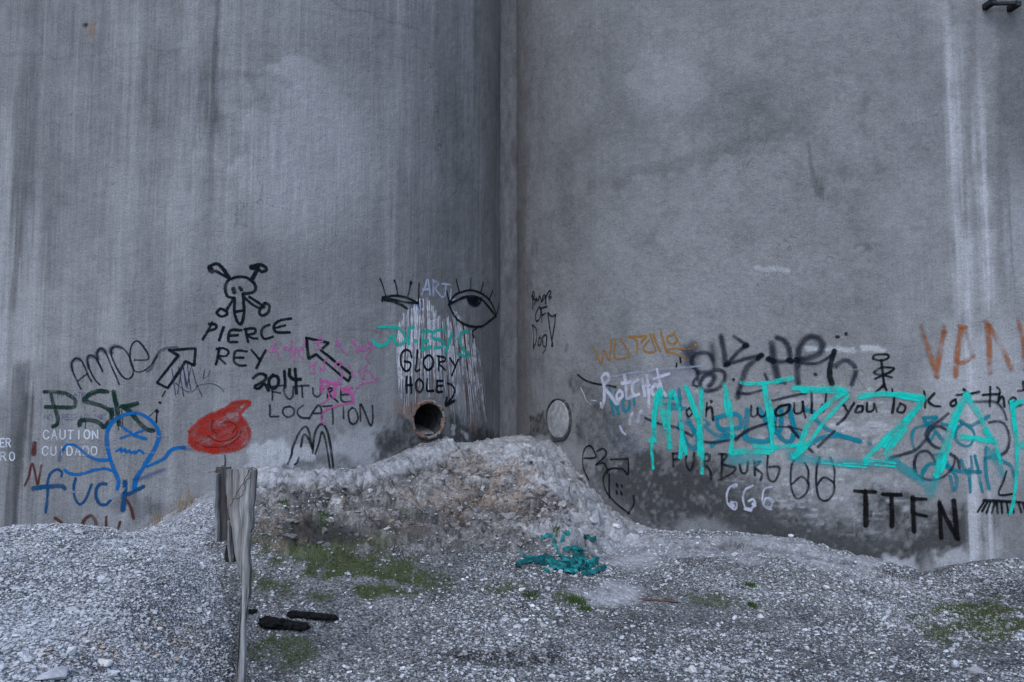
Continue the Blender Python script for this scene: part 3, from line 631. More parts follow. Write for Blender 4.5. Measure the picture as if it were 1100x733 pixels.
class Paint:
    """strokes on one silo, collected into one mesh; points are photograph pixels seen through the lens and put ON the curved wall"""
    def __init__(s, side): s.side = side; s.S = []; s.n = 0; s.k = 0; s.wk = 1.0; s.halo = 1.0; _lay[0] += 1
    def stroke(s, pts, w, linear=False, taper=0):
        p = crom(pts, linear); keep_ = np.r_[True, np.hypot(*np.diff(p, axis=0).T) > .05]; p = p[keep_]
        if len(p) < 2: p = np.array([p[0], p[0] + [0, .6]])
        p = p + np.stack([.35 * fbm(np.arange(len(p)) * .11, np.full(len(p), float(s.n % 97)), 7, 2), .35 * fbm(np.arange(len(p)) * .11, np.full(len(p), float(s.n % 89)), 8, 2)], -1)
        a, z, t = hit(s.side, p[:, 0], p[:, 1]); q = np.stack([RS * a, z], -1)
        tg = np.gradient(q, axis=0); tg /= np.linalg.norm(tg, axis=1, keepdims=True) + 1e-12; nn = np.stack([-tg[:, 1], tg[:, 0]], -1)
        hw = .5 * w * s.wk * s.halo * (t.mean() * cp) / FPX * np.ones(len(q)) * (1 + .34 * fbm(np.arange(len(q)) * .05, np.full(len(q), s.n * .37 % 50), 9, 3))
        if taper: hw *= np.linspace(1, 1 - taper, len(q))
        q = np.vstack([q[0] - tg[0] * hw[0], q, q[-1] + tg[-1] * hw[-1]]); nn = np.vstack([nn[0], nn, nn[-1]]); hw = np.r_[hw[0], hw, hw[-1]]
        e = np.zeros(len(q)); e[0] = e[-1] = 1; sl = np.r_[0, np.cumsum(np.hypot(*np.diff(q, axis=0).T))]
        s.k += 1; off = .0020 + .00009 * _lay[0] + .000008 * (s.k % 11) + np.linspace(0, .000006, len(q))
        L = q + nn * hw[:, None]; Rr = q - nn * hw[:, None]
        V = np.concatenate([local(s.side, L[:, 0] / RS, L[:, 1], off), local(s.side, q[:, 0] / RS, q[:, 1], off), local(s.side, Rr[:, 0] / RS, Rr[:, 1], off)])
        n = len(q); k = np.arange(n - 1)
        F = np.concatenate([np.stack([k, k + 1, k + 1 + n, k + n], -1), np.stack([k + n, k + n + 1, k + 1 + 2 * n, k + 2 * n], -1)])
        s.S.append((V, F, np.concatenate([np.stack([e, np.full(n, 1.)], -1), np.stack([e, np.zeros(n)], -1), np.stack([e, np.full(n, -1.)], -1)]), np.concatenate([L, q, Rr]), np.concatenate([np.stack([sl + .37 * s.k, hw * c + .9 * s.k], -1) for c in (1, 0, -1)]))); s.n += 3 * n
        return s
    def build(s, name, mat, label=None, whole=False):
        """strokes that stand apart (separate words, separate dots) become parts of their own"""
        lo = np.array([q[0].min(0) for q in s.S]); hi = np.array([q[0].max(0) for q in s.S]); sz = (hi - lo).max(1); n = len(s.S)
        gap = np.maximum(0, np.maximum(lo[:, None] - hi[None], lo[None] - hi[:, None])); near = np.sqrt((gap ** 2).sum(-1)) <= np.maximum(.02, .5 * np.maximum(sz[:, None], sz[None]))
        comp = np.arange(n)
        for _ in range(n):
            new = np.array([comp[near[i]].min() for i in range(n)])
            if (new == comp).all(): break
            comp = new
        if whole: comp[:] = 0
        for c in np.unique(comp):
            g = [q for q, k in zip(s.S, comp) if k == c]; off = np.cumsum([0] + [len(q[0]) for q in g])
            o = mesh_np(name, np.concatenate([q[0] for q in g]), np.concatenate([q[1] + f for q, f in zip(g, off)]), mat, silo[s.side], True, None, {'edge': np.concatenate([q[2] for q in g]), 'arc': np.concatenate([q[3] for q in g]), 'brush': np.concatenate([q[4] for q in g])})
            if label: o['label'] = label
def S(txt, view):
    """'x,y x,y | x,y ...' in the coordinates of an enlarged view (x0, y0, scale) -> photograph pixels"""
    x0, y0, k = view; out = []
    for part in txt.split('|'):
        pts = [tuple(float(v) for v in q.split(',')) for q in part.split()]
        if pts: out.append([(x0 + a / k, y0 + b / k) for a, b in pts])
    return out
K = 7.3333
def graf(side, name, label, rgb, groups, soft=.35, alpha=1., dry=.25, fat=1.0):
    """groups: (view, width, text[, linear])"""
    P_ = Paint(side); P_.wk = (1 + .34 * soft) * fat; P_.halo = 1.75 if soft < .9 else 1.0
    for g in groups:
        view, wd, txt = g[:3]; ln = len(g) > 3 and g[3]
        for st in S(txt, view): P_.stroke(st, wd, ln)
    return P_.build(name, paint(rgb, soft, alpha, dry), label)
BLK = (19, 27, 33)
# simple stencil alphabet on a 1 x 1 box, y down
FONT = {'A': '0,1 .5,0 1,1|.2,.65 .8,.65', 'B': '0,0 0,1 .8,1 1,.75 .8,.5 0,.5|0,0 .75,0 .9,.25 .75,.5', 'C': '1,.2 .7,0 .3,0 0,.25 0,.75 .3,1 .7,1 1,.8', 'D': '0,0 0,1 .7,1 1,.7 1,.3 .7,0 0,0', 'E': '1,0 0,0 0,1 1,1|0,.5 .8,.5',
 'G': '1,.2 .7,0 .3,0 0,.25 0,.75 .3,1 .7,1 1,.8 1,.55 .6,.55', 'I': '.5,0 .5,1', 'L': '0,0 0,1 1,1', 'N': '0,1 0,0 1,1 1,0', 'O': '.3,0 .7,0 1,.25 1,.75 .7,1 .3,1 0,.75 0,.25 .3,0', 'P': '0,1 0,0 .7,0 1,.25 .7,.5 0,.5', 'R': '0,1 0,0 .7,0 1,.25 .7,.5 0,.5|.45,.5 1,1',
 'S': '1,.15 .7,0 .3,0 0,.2 .2,.45 .8,.55 1,.8 .7,1 .3,1 0,.85', 'T': '0,0 1,0|.5,0 .5,1', 'U': '0,0 0,.75 .3,1 .7,1 1,.75 1,0'}
def word(txt, x, y, w, h, adv, slope=0):
    out = []
    for i, ch in enumerate(txt):
        if ch in FONT: out.append('|'.join(' '.join('%.2f,%.2f' % (x + i * adv + float(p.split(',')[0]) * w, y + i * slope + float(p.split(',')[1]) * h) for p in part.split()) for part in FONT[ch].split('|')))
    return '|'.join(out)
PX = (0, 0, 1)
# ------------------------------------------------------------------ left silo
v1, v2, v3, v4 = (0, 350, K), (0, 440, K), (60, 430, K), (20, 490, K)
graf('L', 'stencil_lettering', 'small white stencilled warning words at the left edge', (214, 220, 232), [
    (PX, 1.6, word('CAUTION', 47, 462.5, 5.6, 9, 8.75), True), (PX, 1.5, word('CUIDADO', 46, 480, 5.6, 9, 8.7), True),
    (PX, 1.5, word('ER', 0.5, 471.5, 4.4, 8.5, 6.4), True), (PX, 1.5, word('GRO', -8, 486, 5, 8.5, 9.2), True)], .3, .95, .3)
graf('L', 'faded_stencil', 'faint blue-grey stencil lines under the green letters', (88, 96, 140), [(PX, 1.2, word('NO TRESPASSING', 48, 445.5, 3.4, 5.5, 4.75), True), (PX, 1.1, word('PRIVATE', 62, 422, 3.2, 5, 4.3), True)], .6, .5, .6)
graf('L', 'outline_lettering', 'thin black outline letters with soft grey tops', (78, 82, 96), [(v1, 5, '572,350 566,290 600,258 630,268|700,330 688,270 706,238 740,248|770,260 762,215 795,182 828,205|880,215 872,185 905,160 950,172'), (PX, 3.4, '158,399 162,396 167,384 172,377 180,374 190,373')], .95, .75, .2)
graf('L', 'outline_lettering', 'thin black outline letters rising to the right', (35, 38, 46), [(v1, 2.0, '640,500 600,420 572,350 568,290 600,255 640,275 670,330 700,400 720,440|615,435 660,400 690,380|785,465 740,410 700,330 690,270 705,235 745,245 780,300 810,360|810,360 770,270 765,215 795,180 830,205 870,300 910,390 940,460|930,165 885,175 875,220 900,290 950,380 1000,420 1040,400 1050,340 1025,260 980,190 930,165'),
    ((0, 340, 2.818), 2.0, '408,132 435,132 450,126 440,100 415,75 397,92 394,135 408,165 430,166 455,150 475,120')], .4, .95, .3)
graf('L', 'green_lettering', 'thick dark green brushed letters', (14, 52, 46), [(PX, 4.6, '48,421 57,421 68,422 76,425.5 81,430.5 80,437 74,438 61,437.5 49,437.5|55,424 57,433 60,442 62,451 61,456 57,458'),
    (v1, 5.0, '845,520 780,515 710,540 665,590 720,610 800,630 865,670 885,730'), (v2, 5.4, '880,0 880,70 850,110 820,140 790,110 740,88 680,82 635,92 628,118'), (PX, 5.2, '122,421 124,430 126,438 127,448 128,456'), (v3, 5.6, '520,50 590,42 640,25'), (v3, 5.4, '540,55 600,110 660,180 720,228 765,240')], .35, .98, .45)
graf('L', 'paint_runs', 'thin dark green runs below the letters', (22, 48, 44), [(PX, 1.4, '127,452 127.5,462|131,440 131.5,458|92,452 92,460|84,455 84,459|160,448 168,440')], .5, .8, .5)
graf('L', 'blue_figure', 'blue sprayed lightbulb-shaped head with squeezed eyes, zigzag mouth and wavy arms', (4, 104, 172), [(v3, 4.7, '485,700 495,640 465,560 430,470 408,370 402,290 420,210 470,150 550,115 640,103 710,130 770,180 806,240 806,310 770,400 720,480 660,570 625,640 618,700'),
    (v3, 3.4, '520,208 560,240 597,265 555,285 512,300|692,238 640,258 613,278 650,290 705,303'), (v3, 3.0, '475,403 515,380 512,408 545,385 552,412 580,393 592,417 622,400 622,425 658,393 690,420'), (v3, 3.6, '430,470 340,470 260,440 200,390 140,350 90,352 55,390|720,525 780,495 850,460 900,400 950,377 1010,375'), (v3, 3.2, '455,560 380,540 300,550 230,575 150,585 95,570 70,548')], .35, .97, .22)
graf('L', 'blue_overspray', 'soft blue overspray at the ends of the arms', (40, 84, 140), [(v3, 6, '60,390 35,430 30,470|620,625 700,605 790,570 850,545|1000,375 1060,385')], 1.0, .45, .2)
graf('L', 'blue_lettering', 'dark blue sprayed lower-case word under the figure', (6, 76, 124), [(v4, 3.4, '338,160 342,128 305,104 255,135 230,200 229,300 222,380 215,440|450,180 435,240 440,310 460,360 490,380 525,350 555,280 575,225|690,220 650,220 615,260 612,320 640,375 685,385 722,350'), (v4, 4.8, '120,255 220,242 340,235 362,255|840,205 838,270 828,350 820,425|985,240 920,275 860,300 830,290')], .5, .97, .2)
graf('L', 'brown_lettering', 'reddish brown letters partly buried by the gravel pile', (92, 48, 40), [(v4, 2.9, '50,235 80,160 108,60 130,130 150,225 170,140 178,75'), (v2, 6.5, '272,268 270,300 266,345'), (v4, 3.4, '290,490 330,515 345,540|500,600 500,555 520,500 570,470 605,510 610,600|690,480 690,560 720,610 770,600 800,520|850,345 885,410 905,490')], .4, .92, .4)
graf('L', 'wall_scratch', 'pale scratches across the blue figure', (150, 156, 170), [(v2, 1.5, '390,258 480,262 600,265 720,278 830,295 900,305'), (v3, 1.6, '700,412 780,415 850,420|790,285 885,290|530,480 570,520 600,540 660,545 690,470'), (v2, 2.4, '710,455 790,455|530,650 600,650|870,700 930,680 980,620')], .5, .7, .6)
v5, v6, v7, v8 = (200, 270, K), (210, 330, K), (270, 350, K), (280, 410, K)
graf('L', 'skull_drawing', 'black line drawing of a long-nosed skull with drooping ears and two bones', BLK, [(v5, 3.5, '380,368 345,362 322,350 308,310 312,265 335,228 400,202 470,206 530,248 550,290 525,322 445,338'), (v5, 3.3, '445,338 452,400 457,470 447,540 430,576 402,550 382,480 380,372|390,475 450,470'),
    (v5, 4.2, '370,295 376,325|425,288 435,305|335,212 300,150 250,100 205,105 182,130|525,215 548,165 553,130|515,130 570,103 620,120 632,150 595,162 570,140'), (v5, 6.0, '185,125 190,150 205,155|520,125 560,120'), (v5, 3.2, '335,210 280,182 235,155|375,375 345,420 315,465'), (v5, 3.0, '240,480 270,453 308,468 322,495 280,512 245,492 240,480|460,365 520,420 580,447 612,440|500,360 560,400 602,432|620,408 655,428 648,480 605,507 578,490 583,455 620,408')], .3, .98, .18)
graf('L', 'black_lettering', 'two lines of neat black capitals under the skull drawing', BLK, [(v5, 2.9, '205,560 170,630 130,695|180,572 232,578 228,610 165,632|293,600 260,700|430,622 350,622 332,680 338,712 400,715|345,665 405,660|470,610 475,660 487,715|460,615 540,610 540,645 485,660 520,685 560,690|655,580 610,600 592,645 615,690 680,672|825,530 740,545 695,580 695,620 720,640 815,640|700,605 780,585'),
    (v6, 2.9, '188,325 172,400 160,450|165,330 220,325 260,350 240,385 180,390 232,445|405,350 320,345 300,400 310,440 345,460 395,460|305,400 375,398|440,340 505,412|550,342 515,410 480,480')], .3, .98, .18)
graf('L', 'black_numerals', 'thick black year numerals', BLK, [(v6, 3.7, '455,560 500,525 550,535 550,570 500,605 468,620 475,640 505,635 535,605 550,610 575,655|612,535 580,570 580,620 620,640 652,600 648,550 612,535|700,505 703,630|742,490 742,540 770,568 825,570|785,490 790,600 795,678')], .3, .98, .15)
graf('L', 'grey_lettering', 'thin faded black capitals beneath the year', (36, 42, 52), [(v7, 2.2, '165,480 165,582|165,478 240,470|170,522 228,530|262,430 258,520 290,575 320,560 330,480|395,470 400,560|360,475 450,470|485,490 490,540 520,560 545,530 545,500|605,480 597,570|600,490 645,500 610,535 678,600|705,500 705,580 740,602 800,592|710,545 770,540|705,500 790,490',),
    (v7, 2.3, '145,625 148,690 150,715 215,714|300,635 255,650 248,690 285,720 330,702 336,660 300,635|405,628 365,660 365,700 400,725 455,728|455,733 490,670 530,625 548,660 555,730|490,690 560,688'), (v8, 2.3, '490,195 555,190|562,195 566,260 570,335|650,200 652,290|720,205 690,245 705,320 740,332 766,290 748,225 720,205|785,310 783,180 815,230 865,345 882,290 878,190')], .45, .92, .35)
graf('L', 'arches_drawing', 'thin black double arch drawing by the ground', (28, 34, 42), [(v8, 2.8, '215,650 240,580 255,515 300,405 350,355 380,395 405,520|410,560 418,450 435,380 475,335 515,370 540,460 560,590 572,680'), (v8, 2.4, '315,512 328,450 348,415 375,450 405,525|430,570 458,480 480,395 505,450 528,570 542,675|300,600 285,635 265,655')], .4, .92, .35)
graf('L', 'painted_arrow', 'black outlined arrow pointing up left', BLK, [(v7, 3.3, '435,95 610,135 545,190 785,385 760,440 510,225 448,260 435,95', True)], .3, .98, .15)
v9 = (160, 360, 5.236)
graf('L', 'painted_arrow', 'black outlined arrow pointing up right', BLK, [(v9, 3.3, '115,85 262,75 255,172 207,147 105,300 45,268 165,115 115,85', True), (v9, 2.6, '60,380 61,381'), (v9, 4.2, '45,430 45,431'), (v9, 1.8, '44,435 42,490|75,345 92,318')], .3, .98, .15)
graf('L', 'thin_scribble', 'thin blue-black marker scribble below the arrow', (44, 54, 88), [(v9, 1.1, '130,190 150,340|165,180 180,260 195,345|190,175 205,240 215,300|215,150 225,240 235,310|245,190 265,270 300,345|312,195 305,245|345,200 330,235|150,270 200,310 230,322 262,305 270,285 350,273 400,295 420,318|160,330 190,170 210,290 240,170')], .4, .85, .3)
graf('L', 'red_blob_painting', 'red sprayed swirl shaped like an onion dome', (180, 52, 42), [(v9, 10, '300,490 380,445 450,420 500,385|250,560 330,500 420,450 490,420|245,600 330,560 420,510 480,470|270,630 380,600 480,560 520,510|330,640 430,630 520,590 545,540|290,545 380,520 460,490 510,470|400,560 480,520 520,490|360,645 450,640 500,620'), (v9, 6, '480,395 520,380 555,378'), (v9, 4.5, '228,545 262,508 330,460 425,422 472,382 565,376 520,428 510,460 552,510 566,570 540,622 470,648 370,656 285,642 238,608 228,545')], .6, .85, .65)
graf('L', 'red_blob_swirl', 'darker red swirl lines inside the red blob', (134, 36, 32), [(v9, 2.0, '260,600 330,630 430,625 500,580 520,540|330,570 400,600 480,575 500,540|400,500 450,490 490,510 470,550|360,480 350,520 380,560')], .5, .8, .5)
PNK = (196, 112, 170)
graf('L', 'pink_lettering', 'thin pink handwriting crossed by the arrow', PNK, [(v7, 2.2, '190,130 170,180 140,205|190,130 195,200 225,270|150,200 190,200|245,160 260,190 275,165 300,190 320,115 315,200 335,270|335,215 350,170 370,215 405,255|375,200 395,170 405,200 420,120|522,130 525,185|490,130 560,125|505,187 550,182|545,85 535,105|665,165 675,105 690,155 750,230|660,150 700,150|825,105 795,130 820,150 825,210 855,190 845,160|870,160 870,195 900,190 900,160 870,160|925,135 930,190 965,160 925,135|940,190 905,230 910,260 930,290'),
    (v7, 2.1, '490,290 490,370|460,320 510,285|455,375 505,372|540,365 540,325 570,355 575,310|565,300 600,255|655,330 670,290 710,295 690,330 715,400 690,420|770,310 750,330|790,350 790,400 810,390|840,390 845,350 880,425 890,335 905,315|900,345 945,380 985,430 940,440 870,460 820,500 803,545')], .5, .9, .4)
graf('L', 'pink_lettering', 'thick pink letters with a long tail', (205, 100, 165), [(v7, 4.2, '550,430 548,520|545,435 600,440 600,475 550,490|620,450 705,457|660,460 652,560|780,490 712,503 775,530 800,570 795,603'), (v7, 2.3, '795,603 700,625 600,655 560,690 550,730|592,500 610,560 580,600 540,620'), (v8, 1.9, '480,255 474,300 500,340')], .45, .92, .35)
# face round the pipe
v10, v11 = (395, 285, K), (395, 370, K)
r = np.random.default_rng(31)
topx = [(426, 352), (430, 342), (437, 328), (446, 322), (458, 319), (464, 328), (470, 336), (478, 334), (487, 330), (492, 338), (500, 350), (508, 358)]
def drips(n, rgb, wr, alpha, seed, name, label, dry, x0=428, x1=511, soft=.5):
    r = np.random.default_rng(seed); Pn = Paint('L'); Pn.halo = 1.75 if soft < .9 else 1.0
    for _ in range(n):
        x = r.uniform(x0, x1) + r.normal(0, .6); f = (x - 429) / 79; yt = np.interp(x, [q[0] for q in topx], [q[1] for q in topx])
        yb = np.interp(x, [428, 434, 440, 452, 470, 480, 490, 500, 512], [415, 436, 436, 424, 425, 452, 460, 458, 456]) + r.normal(0, 5)
        a = yt + (yb - yt) * r.uniform(0, .75) ** 1.4; b = min(a + r.uniform(18, 75), yb)
        if b - a < 8: continue
        sl = (-.02 + .15 * max(f, 0) ** 1.5)
        Pn.stroke([(x + sl * (a - yt) + r.normal(0, .3), a), (x + sl * ((a + b) / 2 - yt) + r.normal(0, .8), (a + b) / 2), (x + sl * (b - yt), b)], r.uniform(*wr), taper=.7)
    return Pn.build(name, paint(rgb, soft, alpha, dry), label, True)
drips(34, (186, 188, 206), (4, 10), .46, 5, 'paint_wash', 'thin milky wash under the streaks', .5, 431, 500, 1.0)
drips(60, (126, 72, 52), (1.6, 3.8), .8, 6, 'paint_runs', 'rust brown runs among the white streaks', .5)
drips(215, (246, 247, 255), (1.1, 3.4), .93, 7, 'paint_runs', 'white streaks running down from the eyes', .70, soft=.75)
graf('L', 'white_lettering', 'small white capitals between the eyes', (186, 194, 216), [(v10, 3.4, '425,232 450,165 470,115 482,170 488,230|435,192 482,188|515,120 516,238|515,125 555,145 532,185 570,242|580,148 655,155|612,160 605,240 578,255|655,190 650,268 690,272')], .45, .92, .35)
graf('L', 'blue_smudge', 'small blue smudges at the corner of the closed eye', (92, 118, 176), [(v10, 3.2, '345,290 350,330|395,300 405,340|425,300 420,330')], .7, .7, .4)
graf('L', 'closed_eye_drawing', 'black line drawing of a closed winking eye with lashes', (24, 30, 38), [(v10, 3.0, '115,255 180,240 260,245 330,265 400,302|120,268 200,288 260,312 310,342'), (v10, 2.4, '130,252 220,277 300,292 390,302|118,250 112,280'), (v10, 2.0, '95,105 120,170 140,240|210,120 225,180 232,240|338,135 327,200 312,247|403,140 400,210 398,292'), (v10, 3.2, '210,122 212,128|338,135 336,140')], .4, .95, .25)
graf('L', 'open_eye_drawing', 'black line drawing of a wide open eye with lashes', (24, 30, 38), [(v10, 2.8, '635,315 680,240 740,212 810,196 880,215 950,265 990,330 1007,385'), (v10, 3.2, '635,310 700,280 760,252 830,245 900,275 960,340 1010,402|640,318 680,400 740,455 820,485 900,480 960,440 1007,402'), (v10, 4.4, '785,255 798,292 835,315 875,300 888,262|800,262 870,266|810,282 865,282'), (v10, 3.6, '825,300 850,300|805,272 860,276'), (v10, 2.2, '697,115 708,170 720,212|812,100 810,150 808,192|908,135 898,175 888,212|983,200 955,270|1033,300 1025,345 1008,395|620,205 640,290|860,490 820,530 835,570')], .35, .95, .2)
TRQ = (40, 196, 178)
graf('L', 'turquoise_lettering', 'turquoise sprayed word across the white streaks', TRQ, [(v10, 4.0, '85,487 150,485 210,488 245,500 280,540 295,590 270,622 235,625 208,600 203,550|180,560 160,600 120,635 75,630 45,605 40,590|320,618 318,560 325,500 358,490|430,522 490,520|437,522 432,600 425,668|430,602 470,600|425,665 490,648|610,522 560,510 510,533 515,575 580,592 602,622 565,650 520,652|790,525 742,530 722,580 732,640 772,680 800,705 770,722 708,695'), (v10, 4.6, '660,542 632,620 612,688|375,598 376,602|430,660 435,668'), (v10, 3.0, '620,485 620,488|700,580 700,582')], .4, .97, .3)
graf('L', 'black_lettering', 'two black words with a hooked arrow above the pipe opening', BLK, [(v11, 3.0, '345,105 330,55 290,45 260,90 262,160 290,207 325,200 335,150 290,135|388,50 382,130 378,210 410,200|470,90 440,120 440,170 470,202 505,180 515,130 490,90 470,90|560,95 556,205|545,95 600,105 605,130 560,150 610,205|645,110 685,170|710,120 685,180 660,245'),
    (v11, 2.9, '305,255 303,380|335,260 342,385|305,322 350,320|405,270 378,300 380,350 405,377 430,355 435,310 405,270|465,275 463,362 515,366|545,285 545,370 585,372|545,286 590,288|545,328 585,328|625,310 660,320 685,360 670,410 622,470'), (v11, 3.4, '622,425 613,478 680,445')], .3, .98, .15)
# ------------------------------------------------------------------ right silo
w1 = (550, 300, 8.1444)
graf('R', 'thin_lettering', 'thin black warning scrawl beside the joint column', (26, 32, 40), [(w1, 2.0, '185,110 185,180 185,260|175,150 190,110 200,140 180,165 207,180 200,215|215,200 212,160 230,190 245,145 265,200 275,150 295,140 295,215|270,185 300,150 300,215|300,150 330,105 345,120 320,160 350,155 330,178|240,242 215,290 210,340 218,370 238,355 254,300 250,255 240,242|255,255 310,240|262,250 262,375|262,320 300,295|185,400 190,500 188,605|185,400 215,440 217,530 190,602|240,510 230,570 250,578 257,520 240,510|300,485 270,510 275,580 300,580 305,490 300,600 270,645|315,295 350,325 385,310|315,300 330,400 350,540|385,310 370,420 352,540|355,555 345,580 358,588 355,555')], .35, .95, .3)
w2, w3, w4, w5, w6, w7 = (610, 345, K), (610, 420, 5.2333), (720, 345, K), (720, 440, 6.1067), (830, 345, K), (690, 395, 6.1059)
w8, w9, w10, w11 = (830, 410, 5.64), (950, 330, K), (950, 410, K), (900, 490, 5.5)
graf('R', 'ochre_lettering', 'thin ochre sprayed word', (172, 124, 50), [(w2, 2.4, '205,205 235,270 265,338 285,225 330,312 340,150|375,150 372,290 485,265 415,140|480,125 560,118 615,122 580,160|500,125 545,160 545,245|650,100 672,170 692,235 620,242 597,210 640,150|730,242 700,170 675,105|735,80 755,170 780,240|835,95 862,150 830,177 790,160 788,118 830,108'), (w2, 1.4, '865,150 910,220 990,215'), (w2, 2.0, '780,240 850,258 925,295|785,225 840,213 900,217'), (w2, 3.2, '1007,190 1008,192')], .4, .92, .4)
graf('R', 'grey_overspray', 'soft dark overspray patches', (52, 58, 74), [(w4, 17, '130,240 150,260|175,210 160,330'), (w4, 9, '330,190 345,260 345,300')], 1.0, .5, .1)
graf('R', 'pale_wash', 'pale washed-out patch behind the small white word', (132, 138, 160), [(PX, 16, '668,402 720,400 752,398|690,415 750,412|715,428 752,430'), (PX, 9, '735,440 740,470')], 1.0, .35, .5)
DTL = (8, 138, 158)
graf('R', 'dark_teal_lettering', 'dark teal sprayed letters under the turquoise word', DTL, [(w2, 3.6, '330,530 345,640 365,740|375,560 405,735|440,570 442,700 480,695 490,640|525,610 525,660|330,560 400,730|750,600 890,610|760,655 890,660|780,690 930,688|880,540 885,700'),
    (w7, 4.6, '250,350 240,390 270,440 300,500 345,532 362,480 340,400 290,360|300,330 345,430|410,340 440,370 412,382 480,440 560,450 475,490 455,510|480,330 560,310 630,310 640,390 510,400 490,340|510,400 560,440 625,455|870,280 870,400 905,405 912,290|960,270 992,400 980,480 920,472 880,430|1000,410 1038,450'), (w7, 6.2, '690,280 682,400 690,470 830,478 832,390 765,270'), (w8, 4.8, '20,170 12,290 48,290 52,170|100,140 130,300 90,370 30,310|195,170 250,185|250,220 350,300 460,340 530,360'), (w8, 4.4, '220,385 300,338 400,330 530,362|585,375 586,376')], .4, .92, .35)
graf('R', 'dark_teal_scribble', 'dark teal looping scribble at the right edge', (8, 132, 150), [(w10, 3.6, '235,530 213,440 240,370 300,348 345,340|310,290 412,280 330,332 310,290|330,320 400,390 470,475|340,330 350,470 400,400|620,330 690,380 705,440 680,495 640,507 580,480 555,430 570,370 620,330|600,310 660,347 720,330 820,268|800,520 790,620|790,602 885,580|300,725 340,660 400,640|390,580 450,570|600,620 640,700 755,712|680,590 690,690|710,580 742,700|450,330 500,345'), (w11, 4.0, '500,140 500,90 540,50 575,45|620,0 660,70 700,130 692,200|660,120 680,195|640,60 720,90 840,95|775,80 782,215|810,0 830,100 852,210|870,20 875,110 892,190|960,20 1020,60 1040,120')], .45, .88, .4)
graf('R', 'dark_overspray_lettering', 'wide soft dark blue-black sprayed letters', (38, 44, 60), [(w4, 6.0, '215,460 215,400 172,340 190,270 260,247 320,270 350,340 350,362|220,410 300,402 380,387 430,410 430,460 390,520 330,547 262,545 236,500 260,440 320,420 352,435 330,490 310,510'), (w4, 7.5, '400,120 420,230 435,340|840,130 890,150 930,210 948,310'), (w4, 5.0, '500,120 560,160 605,190 540,240 445,345|435,345 550,310 720,265|770,300 850,318 960,312'), (w4, 6.5, '720,275 640,330 600,380 560,490 530,600'), (w4, 3.6, '530,570 620,570 720,545|745,420 768,470|195,460 180,500 210,515'), (w4, 8, '800,180 820,330 850,465'), (w4, 5, '850,480 905,490'),
    (w6, 7.5, '200,490 195,400 200,300 215,195 270,130 350,130 390,180 370,250 280,290 190,308'), (w6, 4.2, '200,325 310,337 400,312 470,262'), (w6, 6.5, '620,500 652,400 630,340 560,308 490,355')], .8, .80, .25)
graf('R', 'black_marks', 'black dots and dashes over the sprayed letters', BLK, [(w4, 3.8, '500,460 501,461|325,630 326,634'), (w4, 2.6, '80,290 84,325|50,335 50,365'), (w4, 6, '720,272 690,295|440,345 455,340|585,195 605,192|775,300 810,320|935,308 955,316|995,300 1010,310'), (w6, 4.2, '505,122 515,122|578,98 578,104|333,418 338,422'), (w6, 5.4, '485,235 455,330 448,420 468,495')], .4, .95, .2)
graf('R', 'stick_figure', 'small black stick figure with a flat head', (20, 26, 33), [(w6, 2.6, '790,290 810,265 900,262 910,290 850,310 790,295|855,310 868,430 878,520|860,360 955,375 870,422 800,405 860,360|805,455 870,430 940,445|880,500 810,562|880,500 902,572')], .35, .95, .25)
graf('R', 'pale_brush_marks', 'pale yellowish brush marks', (152, 160, 148), [(w6, 2.4, '485,370 520,500|565,340 580,440 590,500|600,390 700,380 735,430|680,460 740,545|620,560 620,610'), (w4, 5.5, '375,250 375,350|460,390 465,440')], .7, .55, .5)
graf('R', 'white_line', 'thin white line running above the small white word', (176, 182, 198), [(w2, 2.4, '340,440 420,425 500,410 600,400 700,385 880,370 980,362 1100,352')], .5, .72, .5)
graf('R', 'thin_line', 'thin black line left of the small white word', (24, 28, 36), [(w2, 2.6, '80,422 150,470 230,495 320,505 380,520')], .4, .92, .2)
graf('R', 'white_lettering', 'small thick white handwritten word', (206, 206, 222), [(w2, 4.8, '265,650 272,680 290,600 285,500 272,440 310,415 326,455 290,515 340,590 385,652 405,620'), (w2, 4.0, '410,548 388,580 395,622 428,600 430,560 410,548|430,565 435,590|450,430 462,520 470,605 520,590|430,492 500,480|552,465 515,490 510,550 530,585 565,575|590,460 598,520 610,590|628,430 632,530 640,600|590,512 645,505|640,540 640,680|690,500 662,540 680,582 722,550 705,500|705,380 715,440 730,500 745,570|680,455 740,435 800,415|760,570 770,590')], .4, .97, .3)
graf('R', 'white_marks', 'short white dabs below the white word', (200, 202, 218), [(w3, 5.0, '365,130 355,150 350,182|415,115 403,145 392,175'), (w3, 3.2, '295,200 308,230 325,245'), (w2, 1.4, '105,525 130,580 150,630 190,660|180,625 225,630')], .45, .9, .4)
graf('R', 'ghost_scribble', 'faint bluish white scribble', (112, 122, 150), [(w3, 1.8, '200,165 230,205 245,260 258,300 255,345 278,355|340,150 290,180 285,235 330,262 372,240|300,300 340,335 385,300|270,290 300,260 340,300 400,270|400,130 440,150 420,200|300,340 380,350 440,320')], .7, .65, .5)
graf('R', 'black_scribble', 'thin black heart and face scribble by the cement bank', (20, 25, 32), [(w3, 2.2, '120,500 92,440 85,370 100,320 130,310 155,350 155,375 90,378|165,340 200,325 215,360 160,415|160,415 200,405 222,440 225,465|240,385 340,382|340,382 340,468 310,440 250,435 215,460 200,500 215,560 260,620 320,670 350,690|235,470 235,600|370,590 372,640 340,690'), (w3, 3.0, '276,525 280,535|304,530 307,538|275,565 279,578|300,570 305,582')], .4, .93, .25)
